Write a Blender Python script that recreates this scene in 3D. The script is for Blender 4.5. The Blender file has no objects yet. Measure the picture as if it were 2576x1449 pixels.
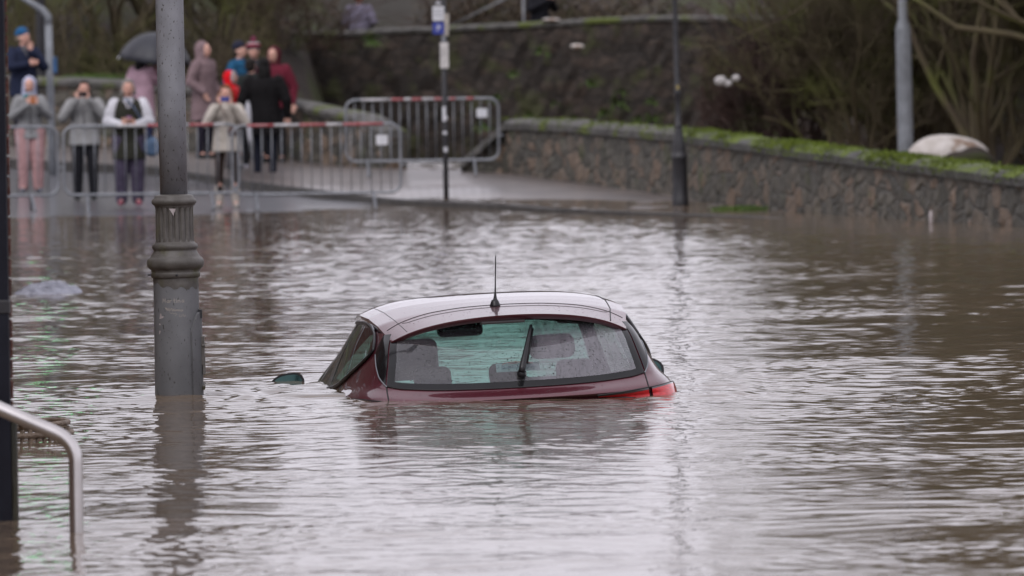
import bpy, bmesh, math, random
import numpy as np
from mathutils import Vector, Matrix, noise as mnoise
R = math.radians
SC = bpy.context.scene
COL = SC.collection

# ------------------------------------------------------------------ camera
CAM_Z, F_PX, HOR, ROLL = 1.57, 16000.0, 221.0, 0.8      # horizon height and focal length in the 2576 px frame of the photograph
PITCH = math.degrees(math.atan((724.5 - HOR) / F_PX))
cd = bpy.data.cameras.new('camera')
cd.sensor_width = 36.0
cd.lens = F_PX / 2576.0 * 36.0
cd.clip_start, cd.clip_end = 0.5, 3000.0
cd.dof.use_dof = True
cd.dof.focus_distance = 32.1
cd.dof.aperture_fstop = 5.6
cam = bpy.data.objects.new('camera', cd)
COL.objects.link(cam)
cam.matrix_world = Matrix.Translation((0, 0, CAM_Z)) @ Matrix.Rotation(R(90 - PITCH), 4, 'X') @ Matrix.Rotation(R(-ROLL), 4, 'Z')
SC.camera = cam

# ------------------------------------------------------------------ sky and overcast sun
SUN_EL, SUN_AZ = 48.0, 205.0
w = bpy.data.worlds.new('World'); SC.world = w; w.use_nodes = True
nt = w.node_tree; bg = nt.nodes['Background']
sky = nt.nodes.new('ShaderNodeTexSky'); sky.sky_type = 'NISHITA'; sky.sun_disc = False
sky.sun_elevation = R(SUN_EL); sky.sun_rotation = R(SUN_AZ); sky.air_density = 1.0; sky.dust_density = 4.0; sky.ozone_density = 1.0
hs = nt.nodes.new('ShaderNodeHueSaturation'); hs.inputs['Saturation'].default_value = 0.12
mx = nt.nodes.new('ShaderNodeMixRGB'); mx.blend_type = 'MULTIPLY'; mx.inputs[0].default_value = 1.0
mx.inputs[2].default_value = (0.98, 0.968, 1.03, 1)
# cloud sheet: broad soft variation of the overcast
tc = nt.nodes.new('ShaderNodeTexCoord'); cn = nt.nodes.new('ShaderNodeTexNoise'); cn.inputs['Scale'].default_value = 2.6; cn.inputs['Detail'].default_value = 5
cr = nt.nodes.new('ShaderNodeMapRange'); cr.inputs[1].default_value = 0.3; cr.inputs[2].default_value = 0.7; cr.inputs[3].default_value = 0.78; cr.inputs[4].default_value = 1.12
mc = nt.nodes.new('ShaderNodeMixRGB'); mc.blend_type = 'MULTIPLY'; mc.inputs[0].default_value = 1.0
nt.links.new(tc.outputs['Generated'], cn.inputs['Vector']); nt.links.new(cn.outputs['Fac'], cr.inputs[0])
ov = nt.nodes.new('ShaderNodeMixRGB'); ov.inputs[0].default_value = 0.72; ov.inputs[2].default_value = (6.3, 6.2, 6.5, 1)   # cloud cover over the clear sky
nt.links.new(sky.outputs[0], hs.inputs['Color']); nt.links.new(hs.outputs[0], ov.inputs[1]); nt.links.new(ov.outputs[0], mx.inputs[1])
nt.links.new(mx.outputs[0], mc.inputs[1]); nt.links.new(cr.outputs[0], mc.inputs[2]); nt.links.new(mc.outputs[0], bg.inputs[0])
bg.inputs[1].default_value = 0.10
sd = bpy.data.lights.new('sun', 'SUN'); sd.energy = 0.5; sd.angle = R(30); sd.color = (1, 0.97, 0.94)
so = bpy.data.objects.new('sun', sd); COL.objects.link(so)
az = R(SUN_AZ)
so.rotation_euler = Vector((math.sin(az) * math.cos(R(SUN_EL)), math.cos(az) * math.cos(R(SUN_EL)), math.sin(R(SUN_EL)))).to_track_quat('Z', 'Y').to_euler()
SC.view_settings.view_transform = 'Standard'; SC.view_settings.look = 'None'
SC.view_settings.gamma = 1; SC.view_settings.exposure = 1.0
SC.cycles.max_bounces = 8; SC.cycles.transparent_max_bounces = 16
SC.cycles.caustics_reflective = False; SC.cycles.caustics_refractive = False

# ------------------------------------------------------------------ helpers
RT = np.array(cam.matrix_world.to_3x3())
def at(px, py, D):
    """The point D metres down the street that stands at (px, py) of the photograph."""
    d = RT @ np.array([(px - 1288) / F_PX, -(py - 724.5) / F_PX, -1.0])
    return Vector((d[0] / d[1] * D, D, CAM_Z + d[2] / d[1] * D))
def tag(o, label=None, cat=None, group=None, kind=None):
    for k, v in (('label', label), ('category', cat), ('group', group), ('kind', kind)):
        if v: o[k] = v
    return o
def empty(name, loc=(0, 0, 0), rz=0.0):
    o = bpy.data.objects.new(name, None); o.location = loc; o.rotation_euler = (0, 0, rz); o.empty_display_size = 0.1
    COL.objects.link(o); return o
def link(name, me, parent=None):
    o = bpy.data.objects.new(name, me); COL.objects.link(o)
    if parent is not None: o.parent = parent
    return o
def copy_tree(o, parent=None):
    c = o.copy(); COL.objects.link(c); c.parent = parent
    for ch in list(o.children): copy_tree(ch, c)
    return c
class MB:
    """Collects pieces of ONE part and links them as one mesh object."""
    def __init__(s): s.v = []; s.f = []; s.m = []; s.n = 0
    def add(s, v, f, mi=0):
        v = np.asarray(v, float).reshape(-1, 3); s.v.append(v)
        s.f += [tuple(int(i) + s.n for i in q) for q in f]; s.m += [mi] * len(f); s.n += len(v); return s
    def box(s, c, sz, rot=None, mi=0):
        c = np.array(c, float); h = np.array(sz, float) / 2
        P = np.array([[x, y, z] for x in (-1, 1) for y in (-1, 1) for z in (-1, 1)]) * h
        if rot is not None: P = P @ np.array(rot.to_3x3()).T
        return s.add(P + c, [(0, 1, 3, 2), (4, 6, 7, 5), (0, 4, 5, 1), (2, 3, 7, 6), (0, 2, 6, 4), (1, 5, 7, 3)], mi)
    def tube(s, pts, rad, n=8, cap=True, mi=0, closed=False):
        P = np.array([list(p) for p in pts], float); k = len(P)
        r = np.full(k, rad) if np.isscalar(rad) else np.array(rad, float)
        if closed: T = np.roll(P, -1, 0) - np.roll(P, 1, 0)
        else: T = np.gradient(P, axis=0)
        T /= np.linalg.norm(T, axis=1)[:, None] + 1e-9
        up = np.array([0, 0, 1.0]) if abs(T[0][2]) < 0.9 else np.array([1.0, 0, 0])
        a = np.cross(T[0], up); a /= np.linalg.norm(a); V = []; th = np.arange(n) * 2 * math.pi / n
        for i in range(k):
            a = a - T[i] * a.dot(T[i]); a /= np.linalg.norm(a) + 1e-9; b = np.cross(T[i], a)
            V.append(P[i] + r[i] * (np.cos(th)[:, None] * a + np.sin(th)[:, None] * b))
        F = []; kk = k if closed else k - 1
        for i in range(kk):
            i2 = (i + 1) % k
            for j in range(n):
                F.append((i * n + j, i * n + (j + 1) % n, i2 * n + (j + 1) % n, i2 * n + j))
        if cap and not closed: F.append(tuple(range(n))[::-1]); F.append(tuple((k - 1) * n + j for j in range(n)))
        return s.add(np.concatenate(V), F, mi)
    def lathe(s, prof, n=32, c=(0, 0, 0), flute=None, cap=True, mi=0):
        V = []; th = np.arange(n) * 2 * math.pi / n
        for q, (r, z) in enumerate(prof):
            rr = np.full(n, r)
            if flute and flute[0] <= z <= flute[1]: rr = r - flute[3] * np.abs(np.sin(th * flute[2] / 2)) ** 7
            V.append(np.stack([np.cos(th) * rr + c[0], np.sin(th) * rr + c[1], np.full(n, z + c[2])], 1))
        F = []
        for i in range(len(prof) - 1):
            for j in range(n): F.append((i * n + j, i * n + (j + 1) % n, (i + 1) * n + (j + 1) % n, (i + 1) * n + j))
        if cap: F.append(tuple(range(n))[::-1]); F.append(tuple((len(prof) - 1) * n + j for j in range(n)))
        return s.add(np.concatenate(V), F, mi)
    def grid(s, G, mi=0, flip=False):
        G = np.asarray(G, float); a, b = G.shape[:2]; F = []
        for i in range(a - 1):
            for j in range(b - 1):
                q = (i * b + j, i * b + j + 1, (i + 1) * b + j + 1, (i + 1) * b + j)
                F.append(q[::-1] if flip else q)
        return s.add(G.reshape(-1, 3), F, mi)
    def build(s, name, mats, parent=None, smooth=True, bevel=0.0):
        me = bpy.data.meshes.new(name)
        me.from_pydata(np.concatenate(s.v).tolist(), [], s.f)
        for m in (mats if isinstance(mats, (list, tuple)) else [mats]): me.materials.append(m)
        me.polygons.foreach_set('material_index', s.m); me.polygons.foreach_set('use_smooth', [smooth] * len(s.f)); me.update()
        o = link(name, me, parent)
        if bevel:
            b = o.modifiers.new('bevel', 'BEVEL'); b.width = bevel; b.segments = 2; b.limit_method = 'ANGLE'
        return o
def grid_mesh(name, X, Y, Z, m, parent=None, smooth=True):
    a, b = X.shape; me = bpy.data.meshes.new(name)
    co = np.stack([X, Y, Z], -1).reshape(-1, 3).astype(np.float32)
    idx = np.arange(a * b).reshape(a, b)
    q = np.stack([idx[:-1, :-1], idx[:-1, 1:], idx[1:, 1:], idx[1:, :-1]], -1).reshape(-1, 4)
    me.vertices.add(len(co)); me.vertices.foreach_set('co', co.ravel())
    me.loops.add(q.size); me.loops.foreach_set('vertex_index', q.ravel().astype(np.int32))
    me.polygons.add(len(q)); me.polygons.foreach_set('loop_start', np.arange(len(q), dtype=np.int32) * 4)
    me.polygons.foreach_set('use_smooth', np.full(len(q), smooth)); me.update(); me.validate()
    me.materials.append(m); return link(name, me, parent)
def sines(seed, n, lmin, lmax, stretch=1.0):
    """Cheap band-limited noise in the plane, about -1..1."""
    rs = np.random.RandomState(seed); lam = np.exp(rs.uniform(math.log(lmin), math.log(lmax), n)); th = rs.uniform(0, math.pi, n); ph = rs.uniform(0, 6.283, n)
    kx, ky = 6.283 / lam * np.cos(th) / stretch, 6.283 / lam * np.sin(th)
    def f(x, y):
        o = 0
        for a, b, c in zip(kx, ky, ph): o = o + np.sin(a * x + b * y + c)
        return o / math.sqrt(n)
    return f

# ------------------------------------------------------------------ materials
def nodes(name):
    m = bpy.data.materials.new(name); m.use_nodes = True; t = m.node_tree
    return m, t, t.nodes['Principled BSDF'], t.nodes, t.links
def c4(c): return (c[0], c[1], c[2], 1)
def mat(name, col, col2=None, scale=8.0, rough=0.6, metal=0.0, bump=0.0, bscale=None, coat=0.0, spec=0.35, lo=0.35, hi=0.65, detail=5, col3=None, scale3=2.0, fac3=(0.5, 0.6), rvar=0.0, stretch=None, top3=False):
    m, t, p, N, L = nodes(name)
    tcn = N.new('ShaderNodeTexCoord'); vec = tcn.outputs['Object']
    if stretch:
        mp = N.new('ShaderNodeMapping'); mp.inputs['Scale'].default_value = stretch; L.new(vec, mp.inputs[0]); vec = mp.outputs[0]
    n1 = N.new('ShaderNodeTexNoise'); n1.inputs['Scale'].default_value = scale; n1.inputs['Detail'].default_value = detail; L.new(vec, n1.inputs['Vector'])
    mr = N.new('ShaderNodeMapRange'); mr.inputs[1].default_value = lo; mr.inputs[2].default_value = hi; L.new(n1.outputs['Fac'], mr.inputs[0])
    mixn = N.new('ShaderNodeMixRGB'); mixn.inputs[1].default_value = c4(col); mixn.inputs[2].default_value = c4(col2 or [x * 0.7 for x in col]); L.new(mr.outputs[0], mixn.inputs[0])
    out = mixn.outputs[0]
    if col3:
        n3 = N.new('ShaderNodeTexNoise'); n3.inputs['Scale'].default_value = scale3; n3.inputs['Detail'].default_value = 4; L.new(vec, n3.inputs['Vector'])
        r3 = N.new('ShaderNodeMapRange'); r3.inputs[1].default_value = fac3[0]; r3.inputs[2].default_value = fac3[1]; L.new(n3.outputs['Fac'], r3.inputs[0])
        if top3:                                             # moss keeps to the faces that look up
            ge = N.new('ShaderNodeNewGeometry'); sg = N.new('ShaderNodeSeparateXYZ'); L.new(ge.outputs['True Normal'], sg.inputs[0]); ab = N.new('ShaderNodeMath'); ab.operation = 'ABSOLUTE'; L.new(sg.outputs[2], ab.inputs[0])
            rt = N.new('ShaderNodeMapRange'); rt.inputs[1].default_value = .1; rt.inputs[2].default_value = .6; L.new(ab.outputs[0], rt.inputs[0]); mt = N.new('ShaderNodeMath'); mt.operation = 'MULTIPLY'; L.new(rt.outputs[0], mt.inputs[0]); L.new(r3.outputs[0], mt.inputs[1]); r3 = mt
        m3 = N.new('ShaderNodeMixRGB'); L.new(r3.outputs[0], m3.inputs[0]); L.new(out, m3.inputs[1]); m3.inputs[2].default_value = c4(col3); out = m3.outputs[0]
    L.new(out, p.inputs['Base Color']); p.inputs['Roughness'].default_value = rough; p.inputs['Metallic'].default_value = metal
    p.inputs['Specular IOR Level'].default_value = spec; p.inputs['Coat Weight'].default_value = coat; p.inputs['Coat Roughness'].default_value = 0.03 if not name.startswith('wet_') else 0.14
    if rvar:
        rr = N.new('ShaderNodeMapRange'); rr.inputs[1].default_value = 0.3; rr.inputs[2].default_value = 0.7; rr.inputs[3].default_value = max(0.02, rough - rvar); rr.inputs[4].default_value = rough + rvar
        L.new(n1.outputs['Fac'], rr.inputs[0]); L.new(rr.outputs[0], p.inputs['Roughness'])
    if bump:
        bn = N.new('ShaderNodeTexNoise'); bn.inputs['Scale'].default_value = bscale or scale * 3; bn.inputs['Detail'].default_value = 4; L.new(vec, bn.inputs['Vector'])
        bb = N.new('ShaderNodeBump'); bb.inputs['Strength'].default_value = min(1, bump * 4); bb.inputs['Distance'].default_value = bump * 0.1; L.new(bn.outputs['Fac'], bb.inputs['Height']); L.new(bb.outputs[0], p.inputs['Normal'])
    return m
def droplets(N, L, vec, scale, rmin=0.08, rmax=0.42, dens=0.45):
    """Height of scattered rain drops: 0 between them, a dome on each."""
    v = N.new('ShaderNodeTexVoronoi'); v.inputs['Scale'].default_value = scale; L.new(vec, v.inputs['Vector'])
    s = N.new('ShaderNodeSeparateColor'); L.new(v.outputs['Color'], s.inputs[0])
    rad = N.new('ShaderNodeMapRange'); rad.inputs[1].default_value = 1 - dens; rad.inputs[2].default_value = 1; rad.inputs[3].default_value = 0.0; rad.inputs[4].default_value = rmax; L.new(s.outputs[0], rad.inputs[0])
    d = N.new('ShaderNodeMath'); d.operation = 'SUBTRACT'; L.new(rad.outputs[0], d.inputs[0]); L.new(v.outputs['Distance'], d.inputs[1])
    k = N.new('ShaderNodeMath'); k.operation = 'MULTIPLY'; k.inputs[1].default_value = 1 / rmax; k.use_clamp = True; L.new(d.outputs[0], k.inputs[0])
    q = N.new('ShaderNodeMath'); q.operation = 'POWER'; q.inputs[1].default_value = 0.5; L.new(k.outputs[0], q.inputs[0])
    return q.outputs[0]
def paint_mat():
    m, t, p, N, L = nodes('burgundy_paint')
    tcn = N.new('ShaderNodeTexCoord'); p.inputs['Base Color'].default_value = (0.085, 0.010, 0.020, 1)
    p.inputs['Metallic'].default_value = 0.35; p.inputs['Roughness'].default_value = 0.32; p.inputs['Coat Weight'].default_value = 1.0; p.inputs['Coat Roughness'].default_value = 0.02; p.inputs['Coat IOR'].default_value = 1.62
    d1 = droplets(N, L, tcn.outputs['Object'], 75, rmax=0.40, dens=0.40); d2 = droplets(N, L, tcn.outputs['Object'], 34, rmax=0.24, dens=0.3)
    ad = N.new('ShaderNodeMath'); ad.operation = 'ADD'; L.new(d1, ad.inputs[0]); L.new(d2, ad.inputs[1])
    b = N.new('ShaderNodeBump'); b.inputs['Strength'].default_value = 0.8; b.inputs['Distance'].default_value = 0.0016; L.new(ad.outputs[0], b.inputs['Height'])
    L.new(b.outputs[0], p.inputs['Normal']); L.new(b.outputs[0], p.inputs['Coat Normal'])
    return m
def glass_mat(name, tint, fog_sheen=0.0, drops=False, refl=1.0, lines=False, fog_sheen_col=(0.19, 0.18, 0.205)):
    """Car glass as one thin sheet: tinted see-through plus mirror reflection, a grey film of condensation with sky reflection painted in, and rain drops."""
    m = bpy.data.materials.new(name); m.use_nodes = True; t = m.node_tree; N, L = t.nodes, t.links
    for n in list(N):
        if n.type == 'BSDF_PRINCIPLED': N.remove(n)
    out = [n for n in N if n.type == 'OUTPUT_MATERIAL'][0]
    tr = N.new('ShaderNodeBsdfTransparent'); tr.inputs[0].default_value = c4(tint)
    gl = N.new('ShaderNodeBsdfGlossy'); gl.inputs['Roughness'].default_value = 0.02; gl.inputs[0].default_value = (0.95, 0.95, 0.95, 1)
    fr = N.new('ShaderNodeFresnel'); ge = N.new('ShaderNodeNewGeometry'); mi_ = N.new('ShaderNodeMapRange'); mi_.inputs[3].default_value = 1.52; mi_.inputs[4].default_value = 1 / 1.52; L.new(ge.outputs['Backfacing'], mi_.inputs[0]); L.new(mi_.outputs[0], fr.inputs[0])
    fm = N.new('ShaderNodeMath'); fm.operation = 'MULTIPLY'; fm.inputs[1].default_value = 1.6 * refl; fm.use_clamp = True; L.new(fr.outputs[0], fm.inputs[0])
    tcn = N.new('ShaderNodeTexCoord'); base = tr.outputs[0]
    if fog_sheen:  # mist and the grey sky reflection painted as one diffuse film, denser on the right
        df = N.new('ShaderNodeBsdfDiffuse'); df.inputs[0].default_value = c4(fog_sheen_col)
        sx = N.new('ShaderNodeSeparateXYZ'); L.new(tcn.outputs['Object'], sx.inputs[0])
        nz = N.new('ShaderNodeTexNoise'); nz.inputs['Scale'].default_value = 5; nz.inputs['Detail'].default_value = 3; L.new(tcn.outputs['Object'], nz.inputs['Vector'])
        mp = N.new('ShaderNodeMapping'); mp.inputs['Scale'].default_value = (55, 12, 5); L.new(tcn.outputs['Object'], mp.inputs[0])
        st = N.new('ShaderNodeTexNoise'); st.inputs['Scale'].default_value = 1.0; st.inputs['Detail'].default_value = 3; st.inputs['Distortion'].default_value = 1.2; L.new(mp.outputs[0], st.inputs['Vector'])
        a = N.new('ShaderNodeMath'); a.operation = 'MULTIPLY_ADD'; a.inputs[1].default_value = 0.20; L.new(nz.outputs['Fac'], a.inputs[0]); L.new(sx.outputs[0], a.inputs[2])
        r1 = N.new('ShaderNodeMapRange'); r1.inputs[1].default_value = 0.13; r1.inputs[2].default_value = 0.24; r1.inputs[3].default_value = 0.20; r1.inputs[4].default_value = fog_sheen; L.new(a.outputs[0], r1.inputs[0])
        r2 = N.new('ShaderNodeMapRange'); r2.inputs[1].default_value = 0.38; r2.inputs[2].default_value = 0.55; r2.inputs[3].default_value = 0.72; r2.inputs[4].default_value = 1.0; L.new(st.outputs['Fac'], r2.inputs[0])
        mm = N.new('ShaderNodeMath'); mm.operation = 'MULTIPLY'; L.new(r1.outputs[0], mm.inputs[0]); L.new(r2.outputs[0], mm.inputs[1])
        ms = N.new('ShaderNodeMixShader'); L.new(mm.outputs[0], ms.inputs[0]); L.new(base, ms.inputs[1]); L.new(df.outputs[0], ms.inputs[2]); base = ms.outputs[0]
    if lines:
        s2 = N.new('ShaderNodeSeparateXYZ'); L.new(tcn.outputs['Object'], s2.inputs[0])
        k = N.new('ShaderNodeMath'); k.operation = 'MULTIPLY'; k.inputs[1].default_value = 34.0; L.new(s2.outputs[2], k.inputs[0])
        f = N.new('ShaderNodeMath'); f.operation = 'FRACT'; L.new(k.outputs[0], f.inputs[0])
        lt = N.new('ShaderNodeMath'); lt.operation = 'LESS_THAN'; lt.inputs[1].default_value = 0.07; L.new(f.outputs[0], lt.inputs[0])
        lm = N.new('ShaderNodeMath'); lm.operation = 'MULTIPLY'; lm.inputs[1].default_value = 0.22; L.new(lt.outputs[0], lm.inputs[0])
        dl = N.new('ShaderNodeBsdfDiffuse'); dl.inputs[0].default_value = (0.05, 0.05, 0.05, 1)
        ml = N.new('ShaderNodeMixShader'); L.new(lm.outputs[0], ml.inputs[0]); L.new(base, ml.inputs[1]); L.new(dl.outputs[0], ml.inputs[2]); base = ml.outputs[0]
    if drops:
        h1 = droplets(N, L, tcn.outputs['Object'], 105, rmax=0.44, dens=0.68); h2 = droplets(N, L, tcn.outputs['Object'], 61, rmax=0.30, dens=0.35)
        ad = N.new('ShaderNodeMath'); ad.operation = 'ADD'; ad.use_clamp = True; L.new(h1, ad.inputs[0]); L.new(h2, ad.inputs[1])
        b = N.new('ShaderNodeBump'); b.inputs['Strength'].default_value = 1; b.inputs['Distance'].default_value = 0.002; L.new(ad.outputs[0], b.inputs['Height'])
        L.new(b.outputs[0], gl.inputs['Normal']); L.new(b.outputs[0], fr.inputs['Normal'])
        rf = N.new('ShaderNodeBsdfRefraction'); rf.inputs['IOR'].default_value = 1.33; rf.inputs[0].default_value = (0.35, 0.42, 0.42, 1); L.new(b.outputs[0], rf.inputs['Normal'])
        st2 = N.new('ShaderNodeMath'); st2.operation = 'GREATER_THAN'; st2.inputs[1].default_value = 0.25; L.new(ad.outputs[0], st2.inputs[0])
        md = N.new('ShaderNodeMixShader'); L.new(st2.outputs[0], md.inputs[0]); L.new(base, md.inputs[1]); L.new(rf.outputs[0], md.inputs[2]); base = md.outputs[0]
    fin = N.new('ShaderNodeMixShader'); L.new(fm.outputs[0], fin.inputs[0]); L.new(base, fin.inputs[1]); L.new(gl.outputs[0], fin.inputs[2]); L.new(fin.outputs[0], out.inputs[0])
    return m
def stone_mat(name, c1, c2, c3, mortar, scale=4.0, moss=None, wet=0.6, stretch=(1, 1, 1.6), mossfac=(0.55, 0.68)):
    """Rubble stone: one colour per voronoi cell, dark joints, moss patches."""
    m, t, p, N, L = nodes(name)
    tcn = N.new('ShaderNodeTexCoord'); mp = N.new('ShaderNodeMapping'); mp.inputs['Scale'].default_value = stretch; L.new(tcn.outputs['Object'], mp.inputs[0])
    nz = N.new('ShaderNodeTexNoise'); nz.inputs['Scale'].default_value = 3; L.new(mp.outputs[0], nz.inputs['Vector'])
    wv = N.new('ShaderNodeMixRGB'); wv.blend_type = 'LINEAR_LIGHT'; wv.inputs[0].default_value = 0.10; L.new(mp.outputs[0], wv.inputs[1]); L.new(nz.outputs['Color'], wv.inputs[2])
    v = N.new('ShaderNodeTexVoronoi'); v.inputs['Scale'].default_value = scale; L.new(wv.outputs[0], v.inputs['Vector'])
    e = N.new('ShaderNodeTexVoronoi'); e.feature = 'DISTANCE_TO_EDGE'; e.inputs['Scale'].default_value = scale; L.new(wv.outputs[0], e.inputs['Vector'])
    sp = N.new('ShaderNodeSeparateColor'); L.new(v.outputs['Color'], sp.inputs[0])
    cr = N.new('ShaderNodeValToRGB'); r = cr.color_ramp; r.elements[0].color = c4(c1); r.elements[1].color = c4(c3); r.elements[1].position = 0.92; x = r.elements.new(0.5); x.color = c4(c2); L.new(sp.outputs[0], cr.inputs[0])
    dn = N.new('ShaderNodeTexNoise'); dn.inputs['Scale'].default_value = 14; dn.inputs['Detail'].default_value = 6; L.new(tcn.outputs['Object'], dn.inputs['Vector'])
    dm = N.new('ShaderNodeMapRange'); dm.inputs[1].default_value = 0.3; dm.inputs[2].default_value = 0.7; dm.inputs[3].default_value = 0.55; dm.inputs[4].default_value = 1.35; L.new(dn.outputs['Fac'], dm.inputs[0])
    mu = N.new('ShaderNodeMixRGB'); mu.blend_type = 'MULTIPLY'; mu.inputs[0].default_value = 1; L.new(cr.outputs[0], mu.inputs[1]); L.new(dm.outputs[0], mu.inputs[2])
    er = N.new('ShaderNodeMapRange'); er.inputs[1].default_value = 0.0; er.inputs[2].default_value = 0.09; L.new(e.outputs['Distance'], er.inputs[0])
    mm = N.new('ShaderNodeMixRGB'); L.new(er.outputs[0], mm.inputs[0]); mm.inputs[1].default_value = c4(mortar); L.new(mu.outputs[0], mm.inputs[2]); o = mm.outputs[0]
    if moss:
        mn = N.new('ShaderNodeTexNoise'); mn.inputs['Scale'].default_value = 2.2; mn.inputs['Detail'].default_value = 6; L.new(tcn.outputs['Object'], mn.inputs['Vector'])
        mr = N.new('ShaderNodeMapRange'); mr.inputs[1].default_value = mossfac[0]; mr.inputs[2].default_value = mossfac[1]; L.new(mn.outputs['Fac'], mr.inputs[0])
        m2 = N.new('ShaderNodeMixRGB'); L.new(mr.outputs[0], m2.inputs[0]); L.new(o, m2.inputs[1]); m2.inputs[2].default_value = c4(moss); o = m2.outputs[0]
    L.new(o, p.inputs['Base Color']); p.inputs['Roughness'].default_value = wet
    b = N.new('ShaderNodeBump'); b.inputs['Strength'].default_value = 0.8; b.inputs['Distance'].default_value = 0.022
    hm = N.new('ShaderNodeMath'); hm.operation = 'MULTIPLY_ADD'; hm.inputs[1].default_value = 0.4; L.new(dn.outputs['Fac'], hm.inputs[0]); L.new(er.outputs[0], hm.inputs[2])
    L.new(hm.outputs[0], b.inputs['Height']); L.new(b.outputs[0], p.inputs['Normal'])
    return m
def water_mat():
    m, t, p, N, L = nodes('muddy_water')
    tcn = N.new('ShaderNodeTexCoord')
    n = N.new('ShaderNodeTexNoise'); n.inputs['Scale'].default_value = 0.35; n.inputs['Detail'].default_value = 4; L.new(tcn.outputs['Object'], n.inputs['Vector'])
    mxn = N.new('ShaderNodeMixRGB'); L.new(n.outputs['Fac'], mxn.inputs[0]); mxn.inputs[1].default_value = (0.120, 0.087, 0.060, 1); mxn.inputs[2].default_value = (0.150, 0.112, 0.081, 1)
    L.new(mxn.outputs[0], p.inputs['Base Color']); p.inputs['IOR'].default_value = 1.333; p.inputs['Roughness'].default_value = 0.03
    mp = N.new('ShaderNodeMapping'); mp.inputs['Scale'].default_value = (12, 16, 1); L.new(tcn.outputs['Object'], mp.inputs[0])
    b1 = N.new('ShaderNodeTexNoise'); b1.inputs['Scale'].default_value = 1.0; b1.inputs['Detail'].default_value = 3; b1.inputs['Roughness'].default_value = 0.55; L.new(mp.outputs[0], b1.inputs['Vector'])
    bb = N.new('ShaderNodeBump'); bb.inputs['Strength'].default_value = 0.35; bb.inputs['Distance'].default_value = 0.003; L.new(b1.outputs['Fac'], bb.inputs['Height']); L.new(bb.outputs[0], p.inputs['Normal'])
    return m
M = {}
M['paint'] = paint_mat()
M['water'] = water_mat()
M['black_plastic'] = mat('black_plastic', (0.018, 0.018, 0.02), rough=0.35, scale=20)
M['gloss_black'] = mat('gloss_black', (0.008, 0.008, 0.009), rough=0.14, scale=10, coat=0.1, spec=0.3)
M['rubber'] = mat('rubber', (0.02, 0.02, 0.02), rough=0.55)
M['interior'] = mat('dark_interior_cloth', (0.014, 0.014, 0.016), rough=0.9, scale=60, bump=0.05)
M['seat'] = mat('grey_seat_cloth', (0.10, 0.096, 0.108), (0.07, 0.067, 0.075), rough=0.85, scale=50, bump=0.05)
M['lamp_red'] = mat('tail_lamp_red', (0.70, 0.010, 0.02), (0.42, 0.004, 0.010), rough=0.15, scale=30, coat=1.0, stretch=(1, 1, 8))
M['lamp_dark'] = mat('tail_lamp_smoked', (0.06, 0.04, 0.045), rough=0.12, coat=1.0)
M['chrome'] = mat('dull_chrome', (0.55, 0.55, 0.57), rough=0.22, metal=1.0)
M['mirror'] = mat('mirror_glass', (0.05, 0.09, 0.085), (0.035, 0.065, 0.065), rough=0.06, metal=1.0)
M['rear_glass'] = glass_mat('rear_window_glass', (0.70, 0.81, 0.78), fog_sheen=0.62, drops=True, lines=True)
M['side_glass'] = glass_mat('side_window_glass', (0.36, 0.42, 0.38), refl=0.65)
M['screen_glass'] = glass_mat('teal_windscreen_glass', (0.37, 0.68, 0.60), refl=0.8)
M['sticker'] = mat('pale_teal_sticker', (0.20, 0.31, 0.33), (0.18, 0.28, 0.30), rough=0.5)
M['ink'] = mat('dark_ink', (0.03, 0.04, 0.07), rough=0.5)
M['inkred'] = mat('red_ink', (0.25, 0.07, 0.06), rough=0.5)
M['post_grey'] = mat('grey_painted_iron', (0.235, 0.240, 0.262), (0.165, 0.168, 0.182), scale=9, rough=0.45, bump=0.06, bscale=30, col3=(0.085, 0.083, 0.080), scale3=85, fac3=(0.62, 0.68), detail=8, stretch=(1, 1, .55))
M['post_base'] = mat('dark_grey_painted_iron', (0.150, 0.153, 0.160), (0.095, 0.096, 0.100), scale=5, rough=0.45, bump=0.06, bscale=30, col3=(0.05, 0.048, 0.046), scale3=85, fac3=(0.63, 0.69), detail=8, stretch=(1, 1, .55))
M['post_iron'] = mat('weathered_moulding_iron', (0.112, 0.104, 0.096), (0.062, 0.056, 0.049), scale=10, rough=0.5, bump=0.10, bscale=30, col3=(0.078, 0.074, 0.046), scale3=9, fac3=(0.55, 0.7), detail=8)
M['chipped'] = mat('bare_pale_primer', (0.42, 0.38, 0.38), (0.30, 0.26, 0.26), scale=30, rough=0.6)
M['scratch'] = mat('scratched_metal', (0.42, 0.38, 0.34), rough=0.5)
M['steel'] = mat('brushed_stainless_steel', (0.62, 0.59, 0.58), (0.50, 0.475, 0.465), scale=5, rough=0.30, metal=1.0, bump=0.02, bscale=60)
M['pillar_paint'] = mat('dark_navy_pillar_paint', (0.014, 0.015, 0.022), (0.010, 0.010, 0.015), scale=6, rough=0.6, bump=0.05, spec=0.12)
M['brick'] = mat('red_brick_edge', (0.14, 0.045, 0.03), (0.07, 0.03, 0.024), scale=12, rough=0.8, bump=0.3, col3=(0.16, 0.14, 0.12), scale3=9, fac3=(0.56, 0.6))
M['timber'] = mat('wet_green_timber', (0.045, 0.040, 0.024), (0.022, 0.022, 0.018), scale=6, rough=0.6, bump=0.2, stretch=(4, 4, 0.6))
M['cane'] = mat('weathered_cane', (0.20, 0.15, 0.11), (0.10, 0.072, 0.052), scale=12, rough=0.55, bump=0.2)
M['galv'] = mat('galvanised_steel', (0.25, 0.26, 0.28), (0.18, 0.19, 0.205), scale=7, rough=0.42, metal=0.6)
M['barrier_red'] = mat('red_barrier_tape', (0.26, 0.03, 0.038), (0.34, 0.15, 0.155), scale=18, rough=0.5)
M['barrier_white'] = mat('white_barrier_tape', (0.50, 0.49, 0.50), rough=0.5)
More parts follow.
